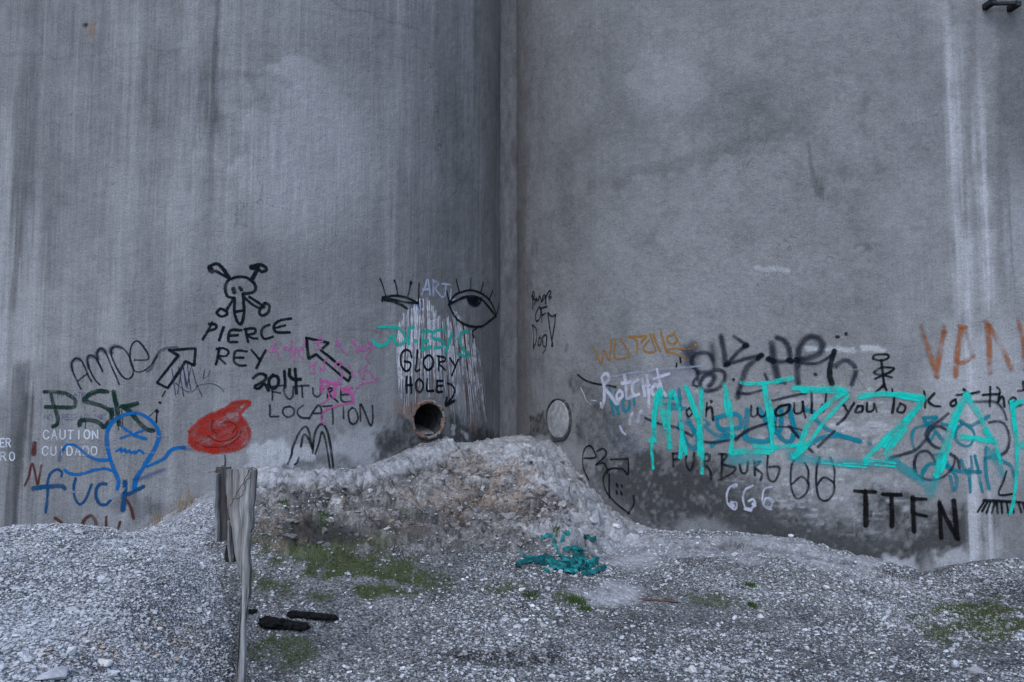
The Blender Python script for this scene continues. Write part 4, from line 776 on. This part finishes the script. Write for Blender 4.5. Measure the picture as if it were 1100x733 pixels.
graf('R', 'dark_line', 'soft dark arcs crossing under the turquoise letters', (40, 46, 62), [(w7, 3.2, '20,330 120,370 220,390 330,450|370,470 430,490 520,485 620,460 720,400 800,370 870,360'), (w10, 4.0, '30,605 150,570 240,540 320,460 370,370 430,350 490,382|500,250 430,310 345,370 330,430 380,500 440,525|240,712 235,620 270,560 330,545 372,580 400,630|520,570 570,610 590,680'), (w10, 3.4, '700,160 860,160 930,215 960,300|820,322 900,312 955,350 985,450 960,540 920,578'), (w11, 3.0, '462,0 450,70 480,120 540,140 620,122 680,60 690,0'), (w5, 3.2, '430,200 500,140 640,90|780,110 850,190'), (w8, 3.2, '0,275 100,275 200,300|105,275 155,340|205,390 240,425|275,395 375,300|0,115 100,90 200,70')], .6, .80, .3)
graf('R', 'black_lettering', 'small black handwritten question running under the turquoise word', BLK, [(w7, 2.6, '310,265 292,290 305,320 330,292 310,265|425,230 422,275 418,320|425,275 455,262 465,345|715,250 715,318 750,310 755,262 765,312 800,318 820,262'), (w7, 2.9, '960,240 900,260 872,295 890,318 945,295 970,250 960,240'), (w8, 2.7, '85,140 40,150 18,190 45,205 95,180 100,148 85,140|130,130 132,188 175,182 182,122|182,122 190,190 200,220|237,70 235,190|300,140 280,180 312,170 325,72|430,140 455,182|492,130 440,215 390,258|515,150 500,182 540,180 545,148 515,150|572,130 572,182 608,172 615,130 630,182|720,42 735,110 725,186|772,132 755,178 790,186 802,150 772,132'),
    (w10, 2.9, '310,75 320,140 320,202|390,92 345,150 385,187 440,195|550,140 520,165 530,195 562,180 558,140|620,58 645,85|565,105 650,100 745,80|830,42 830,192|775,105 905,95|885,45 905,70 890,160 915,120 935,125 942,195|985,172 1035,150 1010,125 980,160 1020,195 1080,180|1090,0 1092,60|1050,72 1100,68')], .4, .95, .25)
graf('R', 'black_lettering', 'thin black capitals below the turquoise word', (30, 34, 42), [(w5, 2.8, '20,288 22,372|15,290 70,285|20,327 60,324|110,285 105,350 130,400 150,370 158,285|225,290 222,370|215,292 258,298 252,335 222,347 262,400 270,455|340,290 337,460|320,290 375,300 340,352 425,380 400,420 322,462|455,360 470,415 500,410 512,340|550,330 555,430|550,350 592,340 562,382 602,420 592,462|642,300 635,400 650,462 690,465 717,380 650,376')], .45, .9, .4)
graf('R', 'black_loops', 'two tall thin black loop figures side by side', (28, 33, 42), [(w8, 2.6, '140,470 115,505 110,620 130,690 155,710 200,680 217,620 172,577 115,622|195,490 215,540 212,615|285,460 268,520 265,620 280,700 320,722 360,690 371,620 312,580 270,622|350,460 375,540 371,640')], .45, .9, .35)
graf('R', 'white_numerals', 'three small white numerals low on the wall', (196, 200, 216), [(w5, 2.6, '435,490 392,510 372,560 380,620 425,655 437,612 402,608|545,500 495,525 478,570 485,620 510,658 557,625 542,590 515,600|665,505 620,520 605,570 612,622 650,652 672,600 632,580 610,620'), (w5, 5.2, '402,626 410,630|418,500 430,495|650,585 668,600|545,622 552,628|495,650 525,658|640,640 655,650')], .45, .93, .45)
graf('R', 'tall_black_letters', 'four thick black capitals low on the wall', (10, 15, 20), [(w11, 4.2, '100,205 220,212|265,226 370,228|435,252 520,255|450,338 520,355'), (w11, 5.2, '162,205 165,410|318,232 318,412|440,245 448,442|597,270 610,482|685,265 700,480|600,285 650,390 710,490')], .35, .98, .15)
graf('R', 'comb_drawing', 'thin black comb-like row of lashes under a hook', (18, 23, 30), [(w11, 2.8, '995,90 975,150 950,225 1040,222'), (w11, 3.2, '860,262 960,265 1100,274'), (w11, 2.6, '862,270 822,328|882,270 850,325|900,272 876,335|925,272 908,335|935,272 942,335|962,270 970,335|995,275 1005,335|1025,275 1035,332|1065,275 1080,332|1090,280 1105,335')], .35, .95, .25)
graf('R', 'orange_lettering', 'faded rusty orange capitals at the right edge', (176, 100, 50), [(w9, 6.4, '315,230 340,320 375,430 405,540|465,200 440,320 425,420 412,545|605,165 585,260 568,400 560,535|805,140 820,260 825,400 828,515|820,150 880,240 950,380 995,480|1050,90 1070,190 1095,300 1100,480'), (w9, 4.6, '570,425 600,440 640,425 700,390|590,150 645,160')], .75, .80, .75)
graf('R', 'orange_overspray', 'soft rusty overspray at the tops of the orange capitals', (140, 92, 66), [(w9, 7, '290,150 315,230|470,150 465,220|790,110 830,150|640,200 690,380')], 1.0, .4, .4)
TQ = (30, 214, 198)
graf('R', 'turquoise_overspray', 'soft turquoise overspray under the big letters', (58, 168, 176), [(w8, 13, '140,465 220,470 300,480 400,490|450,498 560,498 660,490 740,495'), (w8, 9, '740,480 800,525 850,575'), (w11, 11, '300,30 380,70 460,115 530,190'), (w11, 12, '600,0 590,70 570,150 545,220'), (w7, 14, '590,600 680,590 760,600|980,570 1030,590'), (w10, 10, '880,560 900,640 920,720|820,540 860,600')], 1.0, .62, .35)
graf('R', 'turquoise_lettering', 'huge bright turquoise sprayed word across the wall', TQ, [
    (w7, 4.4, '75,660 65,560 70,440 80,250 95,170|50,480 75,420 95,250 120,150|95,170 86,350 85,480'), (w7, 7.0, '118,150 135,280 160,420 180,520'), (w7, 5.4, '182,520 175,350 182,180 205,158|205,160 235,240 255,370 260,450 250,590|258,440 275,500 288,560'), (w7, 6.0, '285,125 310,190 350,310 382,420'), (w7, 6.6, '388,142 390,300 372,430'), (w7, 5.0, '300,150 340,250 372,350|385,400 395,560 392,690|372,430 376,575|350,300 372,370 385,430'),
    (w7, 5.6, '540,110 562,200 582,330 590,450 580,555'), (w7, 3.6, '545,140 545,250 572,340'), (w7, 7.4, '590,555 680,548 830,556'), (w7, 5.0, '650,97 720,106 850,95 980,70'), (w7, 5.8, '800,110 820,260 845,400 855,540'), (w7, 3.6, '835,210 850,300 858,420'), (w7, 5.4, '730,515 860,522 960,515 1030,508'),
    (w8, 5.6, '130,40 280,45 400,45 450,60'), (w8, 6.4, '440,70 400,85 300,165 220,250 180,350 140,440'), (w8, 5.0, '455,90 350,200 270,300 205,390 150,440|180,55 300,55 400,60'), (w8, 4.6, '0,400 100,390 200,378'), (w8, 6.5, '125,455 150,440'), (w8, 2.0, '300,490 400,505 560,520|430,495 560,500'),
    (w8, 6.0, '530,90 650,76 750,80 846,97'), (w10, 5.0, '0,100 150,100 300,122|100,115 200,135 300,145'), (w10, 7.4, '300,130 250,215 150,325 60,420 0,500'), (w10, 3.4, '310,150 200,300 120,400 50,480 0,570|280,180 180,280 80,380'), (w8, 5.4, '560,480 600,430 680,350 760,270|690,460 740,370 800,290'), (w8, 7.0, '560,470 565,490'), (w8, 2.6, '560,485 640,480 740,495|620,505 740,515'),
    (w10, 8.0, '650,105 580,220 530,340 480,480 440,620 405,733'), (w10, 4.6, '628,165 570,300 525,450 490,570 450,710|560,330 500,500 460,640'), (w10, 6.6, '672,150 740,260 800,380 860,480'), (w10, 5.0, '790,390 860,480 895,580 912,640'), (w10, 6.4, '600,432 700,446 800,465 865,462'), (w10, 6.4, '995,160 1010,250 1030,400 1042,550 1042,720'), (w10, 4.2, '1015,200 1020,350 1035,500'), (w10, 6.0, '1015,195 1050,162 1110,158'), (w10, 9.0, '1092,498 1096,502'), (w11, 4.6, '1055,0 1050,150 1035,260 1015,340')], .45, .98, .62, 1.0)
# ================================================================== OBJECTS
def wood_mat(name, c0, c1, sc=(50, 50, 2.2), bumpd=.006):
    m = NT(name); oc = m.coord('Object'); a = m.math('ADD', m.math('MULTIPLY', m.noise(m.mapping(oc, sc), 1, 5, .6, .4), .6), m.math('MULTIPLY', m.noise(m.mapping(oc, (sc[0] * .35, sc[1] * .35, sc[2] * .7)), 1, 3, .5, .6), .42)); b = m.noise(m.mapping(oc, (sc[0] * 3, sc[1] * 3, sc[2] * 1.5)), 1, 3)
    t = m.math('MULTIPLY', m.rng(a, .38, .62, 0, 1), m.rng(b, .3, .7, .6, 1.2)); m.color(m.mix(t, c0, c1)); m.bump(a, .8, bumpd); return m.m
MAT_WOOD = wood_mat('weathered_grey_wood', (.045, .041, .038), (.40, .395, .39)); MAT_WOODM = wood_mat('split_grey_wood', (.028, .025, .024), (.25, .24, .235), (70, 70, 2.6)); MAT_WOODD = wood_mat('dark_weathered_wood', (.035, .033, .034), (.105, .10, .10))
def plank(name, outline, depth, y_at, thick, mat, parent, origin, lean=0.0, nsub=90):
    """board cut to an outline: rows of (py, left px, right px) seen at distance depth, given real thickness and grain relief"""
    rows = np.array(outline, float); pys = np.linspace(rows[0, 0], rows[-1, 0], nsub); l = np.interp(pys, rows[:, 0], rows[:, 1]); rr = np.interp(pys, rows[:, 0], rows[:, 2])
    nx = 13; V = []
    for i, (q, a, b) in enumerate(zip(pys, l, rr)):
        for k in range(nx):
            t = k / (nx - 1); P0 = at_depth(np.float64(a + (b - a) * t), np.float64(q), np.float64(depth))
            bow = .010 * math.sin(math.pi * t) + .006 * float(fbm(np.float64(P0[0] * 60), np.float64(P0[2] * 1.5), 501, 3)); edge = 0.007 * float(fbm(np.float64(P0[2] * 9), np.float64(k * .01), 502, 3))
            V.append([P0[0] + edge, y_at(P0[2]) - bow, P0[2]])
    V = np.array(V); B = V.copy(); B[:, 1] = np.array([y_at(z) for z in B[:, 2]]) + thick
    n = len(V); F = [grid_faces(nx, nsub), grid_faces(nx, nsub)[:, ::-1] + n]; rim = [i * nx for i in range(nsub)] ; rim_r = [i * nx + nx - 1 for i in range(nsub)]
    side = []
    for e, fl in ((rim, 0), (rim_r, 1)):
        for p, q in zip(e[:-1], e[1:]): side.append([p, q, q + n, p + n] if not fl else [q, p, p + n, q + n])
    for row, fl in ((range(nx), 1), (range((nsub - 1) * nx, nsub * nx), 0)):
        row = list(row)
        for p, q in zip(row[:-1], row[1:]): side.append([p, q, q + n, p + n] if fl else [q, p, p + n, q + n])
    F.append(np.array(side)); VV = np.concatenate([V, B]) - np.array(origin)
    return mesh_np(name, VV, F, mat, parent)
def tube(pts, rad, seg=7, closed=False):
    p = np.asarray(pts, float); n = len(p); rad = np.broadcast_to(rad, n); tg = np.gradient(p, axis=0); tg /= np.linalg.norm(tg, axis=1, keepdims=True) + 1e-9
    u = np.cross(tg[0], [0.3, 0.2, 0.9]); u /= np.linalg.norm(u); V = []
    for i in range(n):
        u = u - tg[i] * (u @ tg[i]); u /= np.linalg.norm(u) + 1e-9; w = np.cross(tg[i], u)
        for k in range(seg): t = 2 * math.pi * k / seg; V.append(p[i] + rad[i] * (math.cos(t) * u + math.sin(t) * w))
    k = np.arange(seg); k2 = (k + 1) % seg; F = np.concatenate([np.stack([i * seg + k, i * seg + k2, (i + 1) * seg + k2, (i + 1) * seg + k], -1) for i in range(n - 1)])
    V = np.vstack([V, p[0], p[-1]]); c0, c1 = n * seg, n * seg + 1; T = np.concatenate([np.stack([k2, k, np.full(seg, c0)], -1), np.stack([(n - 1) * seg + k, (n - 1) * seg + k2, np.full(seg, c1)], -1)])
    return V, [F, T]
# ---- splintered post holding back the gravel pile
D0 = 4.35; foot = at_depth(np.float64(257), np.float64(742), np.float64(D0)); foot[2] = float(hgt(foot[0], foot[1])) - .02
post = empty('broken_post', tuple(foot), 'weathered grey wooden post split to a thin splinter at the edge of the gravel pile', 'post')
yf_ = lambda z: D0 + 0.00 * z
plank('front_board', [(504.5, 240.2, 256.6), (530, 242.6, 257.6), (566, 247.6, 259.4), (590, 251.6, 261), (612, 255.6, 261.8), (628, 258.2, 260)], D0, lambda z: D0 + .006, .030, MAT_WOODM, post, foot)
plank('pale_board', [(503.2, 256.2, 268.6), (530, 257.2, 268.2), (566, 259.0, 268.0), (600, 260.0, 268.0), (625, 258.9, 267.2), (645, 259.2, 265.6), (660, 259.6, 264.2), (690, 258.4, 263.6), (715, 256.4, 262.6), (733, 254.4, 261.6), (752, 253.5, 262)], D0, yf_, .034, MAT_WOOD, post, foot)
plank('broken_strip', [(505, 268.2, 274), (530, 267.9, 273.2), (560, 267.6, 271.6), (568, 267.6, 270.6), (572, 267.6, 268.4)], D0, lambda z: D0 + .004, .028, MAT_WOODM, post, foot, nsub=40)
plank('splinter', [(640, 257.6, 258.8), (680, 256.4, 258.0), (705, 254.6, 256.6), (733, 251.8, 254.2), (750, 250.8, 253.2)], D0, lambda z: D0 + .012, .014, MAT_WOODM, post, foot, nsub=30)
plank('splinter', [(576, 266.6, 268.2), (610, 267.2, 269.0), (640, 266.2, 267.4), (644, 266.4, 266.9)], D0, lambda z: D0 + .015, .010, MAT_WOODM, post, foot, nsub=24)
plank('side_board', [(502, 231.5, 246), (506, 230.5, 246), (560, 232.5, 246.5), (581, 232.5, 243.5)], D0 + .09, lambda z: D0 + .09, .028, MAT_WOODD, post, foot, nsub=40)
plank('edge_strip', [(509, 230.2, 233.2), (560, 231.0, 234.0), (583, 231.2, 233.8)], D0 + .045, lambda z: D0 + .045, .04, MAT_WOOD, post, foot, nsub=30)
plank('splinter', [(560, 244.2, 247.4), (585, 245, 249.2), (600, 246.5, 250.5), (604, 247, 249.5)], D0 + .05, lambda z: D0 + .05, .02, MAT_WOOD, post, foot, nsub=20)
plank('gap_backing', [(506, 241, 262), (575, 246, 262), (601, 241, 256), (604, 242, 252)], D0 + .14, lambda z: D0 + .14, .03, wood_mat('dark_gap_wood', (.012, .012, .013), (.035, .033, .033)), post, foot, nsub=24)  # near-black board standing in for the dark gap between the boards
def px_line(txt, depth): return np.array([at_depth(np.float64(a), np.float64(b), np.float64(depth)) for a, b in txt])
def crv(pts, n=8):
    p = np.asarray(pts, float); q = np.vstack([2 * p[0] - p[1], p, 2 * p[-1] - p[-2]]); o = []
    for i in range(1, len(q) - 2):
        for t in np.arange(n) / n: o.append(.5 * (2 * q[i] + (q[i + 1] - q[i - 1]) * t + (2 * q[i - 1] - 5 * q[i] + 4 * q[i + 1] - q[i + 2]) * t * t + (3 * q[i] - q[i - 1] - 3 * q[i + 1] + q[i + 2]) * t ** 3))
    o.append(p[-1]); return np.array(o)
m = NT('rusty_wire'); m.color((.06, .034, .028)); MAT_WIRE = m.m
vz = lambda L: [(220 + a / 5.64, 490 + b / 5.64) for a, b in L]
allV, allF4, allF3, o_ = [], [], [], 0
for L, rad in [(vz([(155, 305), (175, 262), (205, 205), (235, 160), (265, 95), (278, 78)]), .0022), (vz([(180, 262), (215, 250), (240, 205), (248, 150), (275, 130), (268, 80)]), .0020), (vz([(255, 75), (300, 72), (318, 100), (308, 125)]), .0020), (vz([(100, 85), (108, 60), (130, 55)]), .0018), (vz([(20, 98), (60, 95), (115, 80)]), .0016)]:
    V, (F4, F3) = tube(crv(px_line(L, D0 - .024)) + np.array([0, -.008, 0]) * np.sin(np.arange(len(crv(px_line(L, D0)))))[:, None], rad, 6)
    allV.append(V); allF4.append(F4 + o_); allF3.append(F3 + o_); o_ += len(V)
mesh_np('wire', np.concatenate(allV) - foot, [np.concatenate(allF4), np.concatenate(allF3)], MAT_WIRE, post, True)
V, F = tube(crv(px_line([(241.5, 512), (241.2, 503), (242, 495), (241.2, 488)], D0 + .12)), np.linspace(.007, .0045, 25), 7); mesh_np('stub', V - foot, F, MAT_WOODD, post, True)
# ---- charred logs
m = NT('charred_wood'); oc = m.coord('Object'); a = m.voro(m.mapping(oc, (14, 26, 26)), 1.6); n_ = m.noise(oc, 30, 4)
m.color(m.mix(m.rng(n_, .35, .7, 0, 1), (.003, .003, .0035), (.011, .011, .011))); m.bump(m.math('ADD', a, m.math('MULTIPLY', n_, .4)), .9, .012); m.b.inputs['Roughness'].default_value = .75; MAT_CHAR = m.m
def log(name, pa_, pb_, ra, rb, label, cat, seed, mat=MAT_CHAR, flat=.8):
    A, B = ground_at(*pa_), ground_at(*pb_); A[2] += ra * .7; B[2] += rb * .7
    n = 22; t = np.linspace(0, 1, n); p = A + (B - A) * t[:, None]; p[:, 2] += .006 * fbm(t * 4, t * 0 + seed, seed, 3); p[:, 1] += .01 * fbm(t * 3, t * 0 + seed + 5, seed, 3)
    rr = (ra + (rb - ra) * t) * (1 + .14 * fbm(t * 7, t * 0 + 1.3, seed, 3)) * np.minimum(1, .40 + np.minimum(t * (3 + seed % 3), (1 - t) * 7) * 1.6)
    V, F = tube(p, rr, 14); c = (A + B) / 2; V = V - c; V += .42 * ra * fbm(V[:, 0] * 45, V[:, 1] * 60 + V[:, 2] * 80, seed + 3, 3)[:, None] * (V / (np.linalg.norm(V, axis=1, keepdims=True) + 1e-6)); V[:, 2] *= flat * .8
    o = mesh_np(name, V, F, mat, None, False); o.location = c; return tag(o, label, cat)
log('charred_log', (279, 673), (332, 680), .060, .034, 'thick black charred log lying beside the splintered post', 'log', 3)
log('charred_log', (308, 663), (363, 668), .036, .028, 'thinner charred log with a brown end, lying behind the thick one', 'log', 5)
log('charcoal_lump', (268, 660), (276, 659), .024, .018, 'small black charcoal lump next to the post foot', 'charcoal', 7)
MAT_STICK = wood_mat('brown_stick', (.045, .024, .018), (.15, .085, .065), (6, 60, 60))
log('wooden_stick', (684, 643.5), (729, 648.5), .011, .010, 'reddish brown stick lying on the gravel to the right of the turquoise net', 'stick', 9, MAT_STICK)
log('broken_twig', (677, 706), (689, 704), .008, .006, 'short rusty brown twig on the gravel near the bottom of the picture', 'twig', 11, MAT_STICK)
# ---- torn turquoise net
m = NT('torn_turquoise_net'); oc = m.coord('Object'); n_ = m.noise(oc, 17, 4); n2 = m.noise(oc, 75, 4)
m.color(m.scale(m.mix(m.rng(n_, .40, .60, 0, 1), (.008, .085, .095), (.018, .20, .205)), m.attr('shade', 'Fac')))
m.bump(n2, .35, .004); m.b.inputs['Roughness'].default_value = .6; MAT_NET = m.m
vt = lambda L: [(540 + a / 7.3308, 560 + b / 7.3308) for a, b in L]
strips = [([(105, 375), (150, 350), (215, 335), (270, 325), (330, 300), (380, 330), (440, 370), (500, 385)], .085), ([(135, 290), (190, 310), (250, 320), (320, 340)], .060), ([(330, 290), (375, 310), (410, 330)], .05), ([(370, 370), (430, 385), (490, 370), (530, 340)], .08), ([(525, 105), (470, 145), (410, 165), (405, 200), (435, 250)], .05), ([(425, 265), (470, 300), (520, 340), (560, 380), (600, 390)], .08),
          ([(480, 425), (530, 420), (580, 390), (620, 340)], .11), ([(560, 280), (590, 330), (620, 370), (600, 405)], .10), ([(480, 240), (540, 235), (600, 240), (640, 265)], .07), ([(620, 435), (690, 425), (750, 410), (815, 380)], .06), ([(640, 110), (680, 145), (735, 155)], .085), ([(640, 390), (690, 375), (740, 330), (755, 300)], .06), ([(650, 350), (700, 345), (745, 315)], .05), ([(300, 130), (340, 140), (400, 150)], .05), ([(490, 110), (530, 118)], .04), ([(580, 310), (640, 330), (690, 350)], .09), ([(330, 400), (370, 425)], .035), ([(520, 390), (560, 440)], .09), ([(440, 380), (500, 400), (560, 405), (610, 395)], .07), ([(560, 250), (610, 290), (650, 330), (660, 385)], .06), ([(500, 300), (550, 330), (575, 375), (540, 425)], .07), ([(600, 245), (640, 300), (625, 350)], .06), ([(330, 330), (400, 345), (470, 350), (520, 345)], .07), ([(390, 385), (440, 395), (480, 392)], .05), ([(250, 335), (300, 350), (350, 345)], .06), ([(660, 395), (700, 360), (720, 340)], .06), ([(520, 235), (570, 250), (630, 240)], .05)]
KEEP = []; netT = []; netV, netF, o_ = [], [], 0; r = np.random.default_rng(8)
for L, wd in strips:
    c = crv(np.array([ground_at(*p) for p in vt(L)]), 18); nC = len(c); tg = np.gradient(c, axis=0); tg[:, 2] = 0; tg /= np.linalg.norm(tg, axis=1, keepdims=True) + 1e-9; nr = np.stack([-tg[:, 1], tg[:, 0], 0 * tg[:, 0]], -1); nw = 17
    wv = wd * .24 * (1 + .8 * fbm(np.arange(nC) * .07, np.full(nC, o_ * .013), 601, 2)) * np.minimum(1, .35 + np.minimum(np.arange(nC), np.arange(nC)[::-1]) * .09) * 1.25; sd_ = r.uniform(0, 50); lift = r.uniform(0, .014)
    for k in range(nw):
        q = (k / (nw - 1) - .5) * 2; P0 = c + nr * (wv * q * .75)[:, None]
        fold = 1 - 2.2 * np.abs(fbm(np.full(nC, q * 1.5 + sd_), np.arange(nC) * .045, 611, 2)); fold = np.maximum(fold, 0) ** 1.5; P0[:, 2] = np.convolve(np.pad(hgt(c[:, 0], c[:, 1]), 6, mode='edge'), np.ones(13) / 13, 'valid') + .012 + lift + .018 * np.abs(fold) + .006 * (1 - q * q) - .012 * abs(q) ** 3; netV.append(P0)
    base = np.arange(nC - 1)[None, :] + nC * np.arange(nw - 1)[:, None]; netT += [np.full(nC * nw, r.uniform(.35, 1.3))]; netF.append(np.stack([base, base + 1, base + 1 + nC, base + nC], -1).reshape(-1, 4) + o_); KEEP.append(None); o_ += nC * nw
V = np.concatenate(netV); c0 = V.mean(0); net = mesh_np('torn_net', V - c0, np.concatenate(netF), MAT_NET, None, True, {'shade': np.concatenate(netT)}); net.location = c0
net.data.update(); tag(net, 'crumpled torn turquoise plastic net half buried at the foot of the bank', 'netting')
# ---- single rocks that stand out of the gravel
m = NT('pale_rock'); oc = m.coord('Object'); n_ = m.noise(oc, 14, 5); m.color(m.mix(m.rng(n_, .3, .7, 0, 1), (.34, .335, .335), (.58, .57, .56))); m.bump(n_, .7, .02); MAT_ROCK = m.m
m = NT('grey_rock'); oc = m.coord('Object'); n_ = m.noise(oc, 14, 5); m.color(m.mix(m.rng(n_, .3, .7, 0, 1), (.20, .20, .21), (.42, .425, .45))); m.bump(n_, .7, .02); MAT_ROCK2 = m.m
def rock(px_, py_, rad, mat, label, seed, sq=(1.25, .9, .65)):
    g = ground_at(px_, py_); bm = bmesh.new(); bmesh.ops.create_icosphere(bm, subdivisions=3, radius=1); r = np.random.default_rng(seed); pl = [(Vector(v).normalized(), r.uniform(.55, .9)) for v in r.normal(size=(11, 3))]
    for v in bm.verts:
        for n, d in pl:
            e = v.co.dot(n) - d
            if e > 0: v.co -= n * e
        v.co *= 1 + .06 * float(fbm(np.float64(v.co.x * 3 + seed), np.float64(v.co.y * 3 + v.co.z * 2), seed, 3)); v.co = Vector((v.co.x * sq[0] * rad, v.co.y * sq[1] * rad, v.co.z * sq[2] * rad))
    o = bm_obj('rock', bm, mat); o.location = (g[0], g[1], g[2] + rad * sq[2] * (.35 if mat is not globals().get('MAT_ROCK3') else -.25)); o.rotation_euler = (r.uniform(-.2, .2), r.uniform(-.2, .2), r.uniform(0, 6)); return tag(o, label, 'rock')
rock(743, 722, .042, MAT_ROCK, 'pale beige flat rock at the bottom edge of the gravel', 21)
rock(561, 634, .026, MAT_ROCK, 'pale rounded rock between the moss patch and the turquoise net', 22)
rock(588, 634, .027, MAT_ROCK2, 'bluish grey rock just below the turquoise net', 23)
rock(888, 632, .030, MAT_ROCK, 'small pale rock on the smooth gravel below the four tall black capitals', 24)
rock(112, 714, .036, MAT_ROCK, 'pale square rock low on the gravel pile beside brown soil', 25)
rock(60, 727, .055, MAT_ROCK2, 'wide flat grey slab at the bottom left of the gravel pile', 26, (1.7, 1.0, .4))
rock(636, 560, .050, MAT_ROCK2, 'grey crumbled lump on the cement bank below the heart scribble', 27, (1.4, 1, .6))
rock(662, 566, .040, MAT_ROCK, 'pale broken chunk at the wall foot right of the cement bank', 28)
m = NT('brown_ledge_rock'); oc = m.coord('Object'); n_ = m.noise(oc, 14, 5); m.color(m.mix(m.rng(n_, .3, .7, 0, 1), (.09, .085, .08), (.24, .215, .195))); m.bump(n_, .8, .03); MAT_ROCK3 = m.m
rock(500, 506, .11, MAT_ROCK3, 'large grey ledge rock set in the middle of the bank below the open pipe', 29, (1.6, .8, .5))
rock(566, 532, .10, MAT_ROCK3, 'grey ledge rock set in the bank below the closed port', 30, (1.5, .8, .55))
# ---- plants
def tuft(name, px_, py_, n, hmin, hmax, spread, mat, label, cat, seed, group=None, lean=.7, wid=.0022):
    g = ground_at(px_, py_); r = np.random.default_rng(seed); x = g[0] + spread * np.clip(r.normal(0, .8, n), -1.5, 1.5); y = g[1] + spread * .8 * np.clip(r.normal(0, .8, n), -1.5, 1.5); p = np.stack([x, y, hgt(x, y) - .005], -1) - g
    V, F = blades(p, hmin, hmax, wid, r, lean); o = mesh_np(name, V, F, mat); o.location = g; return tag(o, label, cat, group)
m = NT('dry_straw'); n_ = m.noise(m.coord('Object'), 20, 3); m.color(m.mix(m.rng(n_, .3, .7, 0, 1), (.16, .125, .085), (.34, .28, .20))); MAT_STRAW = m.m
tuft('dry_grass_tuft', 197, 547, 130, .06, .19, .07, MAT_STRAW, 'larger straw coloured dry grass tuft in the hollow behind the gravel pile', 'dry grass', 41, 'dry grass tufts behind the pile')
tuft('dry_grass_tuft', 168, 562, 70, .05, .14, .05, MAT_STRAW, 'smaller straw coloured dry grass tuft left of the larger one behind the pile', 'dry grass', 42, 'dry grass tufts behind the pile')
m = NT('green_weed'); n_ = m.noise(m.coord('Object'), 30, 3); m.color(m.mix(m.rng(n_, .3, .7, 0, 1), (.022, .050, .018), (.060, .095, .028))); MAT_WEED = m.m
for i, (a_, b_, k_, s_, lb) in enumerate([(619, 648, 140, .045, 'dark green weed clump on the gravel straight below the turquoise net'), (628, 656, 70, .03, 'tiny green weed just in front of the clump below the net'), (571, 642, 90, .035, 'green weed beside the right end of the middle moss patch'), (806, 630, 80, .03, 'small green weed near the wall below the white numerals'), (808, 652, 60, .025, 'low green weed in the gravel well below the white numerals'), (597, 572, 60, .025, 'bright green sprig on the bank just above the turquoise net'), (305, 541, 80, .035, 'dark green weed on the bank right of the post top'), (348, 560, 90, .04, 'green weed at the dark hollow in the bank')]):
    tuft('weed', a_, b_, k_, .02, .055, s_, MAT_WEED, lb, 'weed', 60 + i, 'green weeds in the gravel', .9, .004)
# ---- steel bracket bolted high on the right silo
ba, bz, bt = [float(q) for q in hit('R', 1072, 9)]
Pb = local('R', np.float64(ba), np.float64(bz)) + np.array([CX['R'], YC, 0]); nb = np.array([math.sin(ba), -math.cos(ba), 0]); tb = np.array([math.cos(ba), math.sin(ba), 0])
br = empty('steel_bracket', tuple(Pb), 'dark steel bracket with two struts bolted high on the wall at the top right', 'bracket')
m = NT('dark_steel'); n_ = m.noise(m.coord('Object'), 25, 4); m.color(m.mix(m.rng(n_, .4, .7, 0, 1), (.018, .022, .026), (.05, .04, .036))); m.b.inputs['Metallic'].default_value = .3; m.b.inputs['Roughness'].default_value = .6; MAT_STEEL = m.m
m = NT('grey_steel'); m.color((.16, .18, .21)); m.b.inputs['Roughness'].default_value = .55; MAT_STEEL2 = m.m
def bar(name, A, B, w, h, mat, bev=.004):
    A, B = Vector(A), Vector(B); d = B - A; bm = bmesh.new(); bmesh.ops.create_cube(bm, size=1)
    bmesh.ops.scale(bm, vec=(w, h, d.length), verts=bm.verts); bmesh.ops.bevel(bm, geom=list(bm.edges), offset=bev, segments=2, affect='EDGES')
    bm.transform(Matrix.Translation((A + B) / 2) @ d.to_track_quat('Z', 'Y').to_matrix().to_4x4()); return bm_obj(name, bm, mat, br)
px_m = bt / FPX
bar('cross_bar', -tb * 17 * px_m + nb * .10 + np.array([0, 0, -.018]), tb * 16 * px_m + nb * .10 + np.array([0, 0, .012]), .030, .030, MAT_STEEL)
for sgn in (-1, 1):
    s0_ = tb * (sgn * 14.5 - 1) * px_m
    bar('strut', s0_ + nb * .10 + np.array([0, 0, .0]), s0_ + tb * .09 + nb * .10 + np.array([0, 0, .42]), .045, .03, MAT_STEEL2)
    bar('wall_stub', s0_ + nb * .125, s0_ - nb * .01, .055, .055, MAT_STEEL)
    bar('wall_stub', s0_ + tb * .09 + nb * .125 + np.array([0, 0, .42]), s0_ + tb * .09 - nb * .01 + np.array([0, 0, .42]), .05, .05, MAT_STEEL)
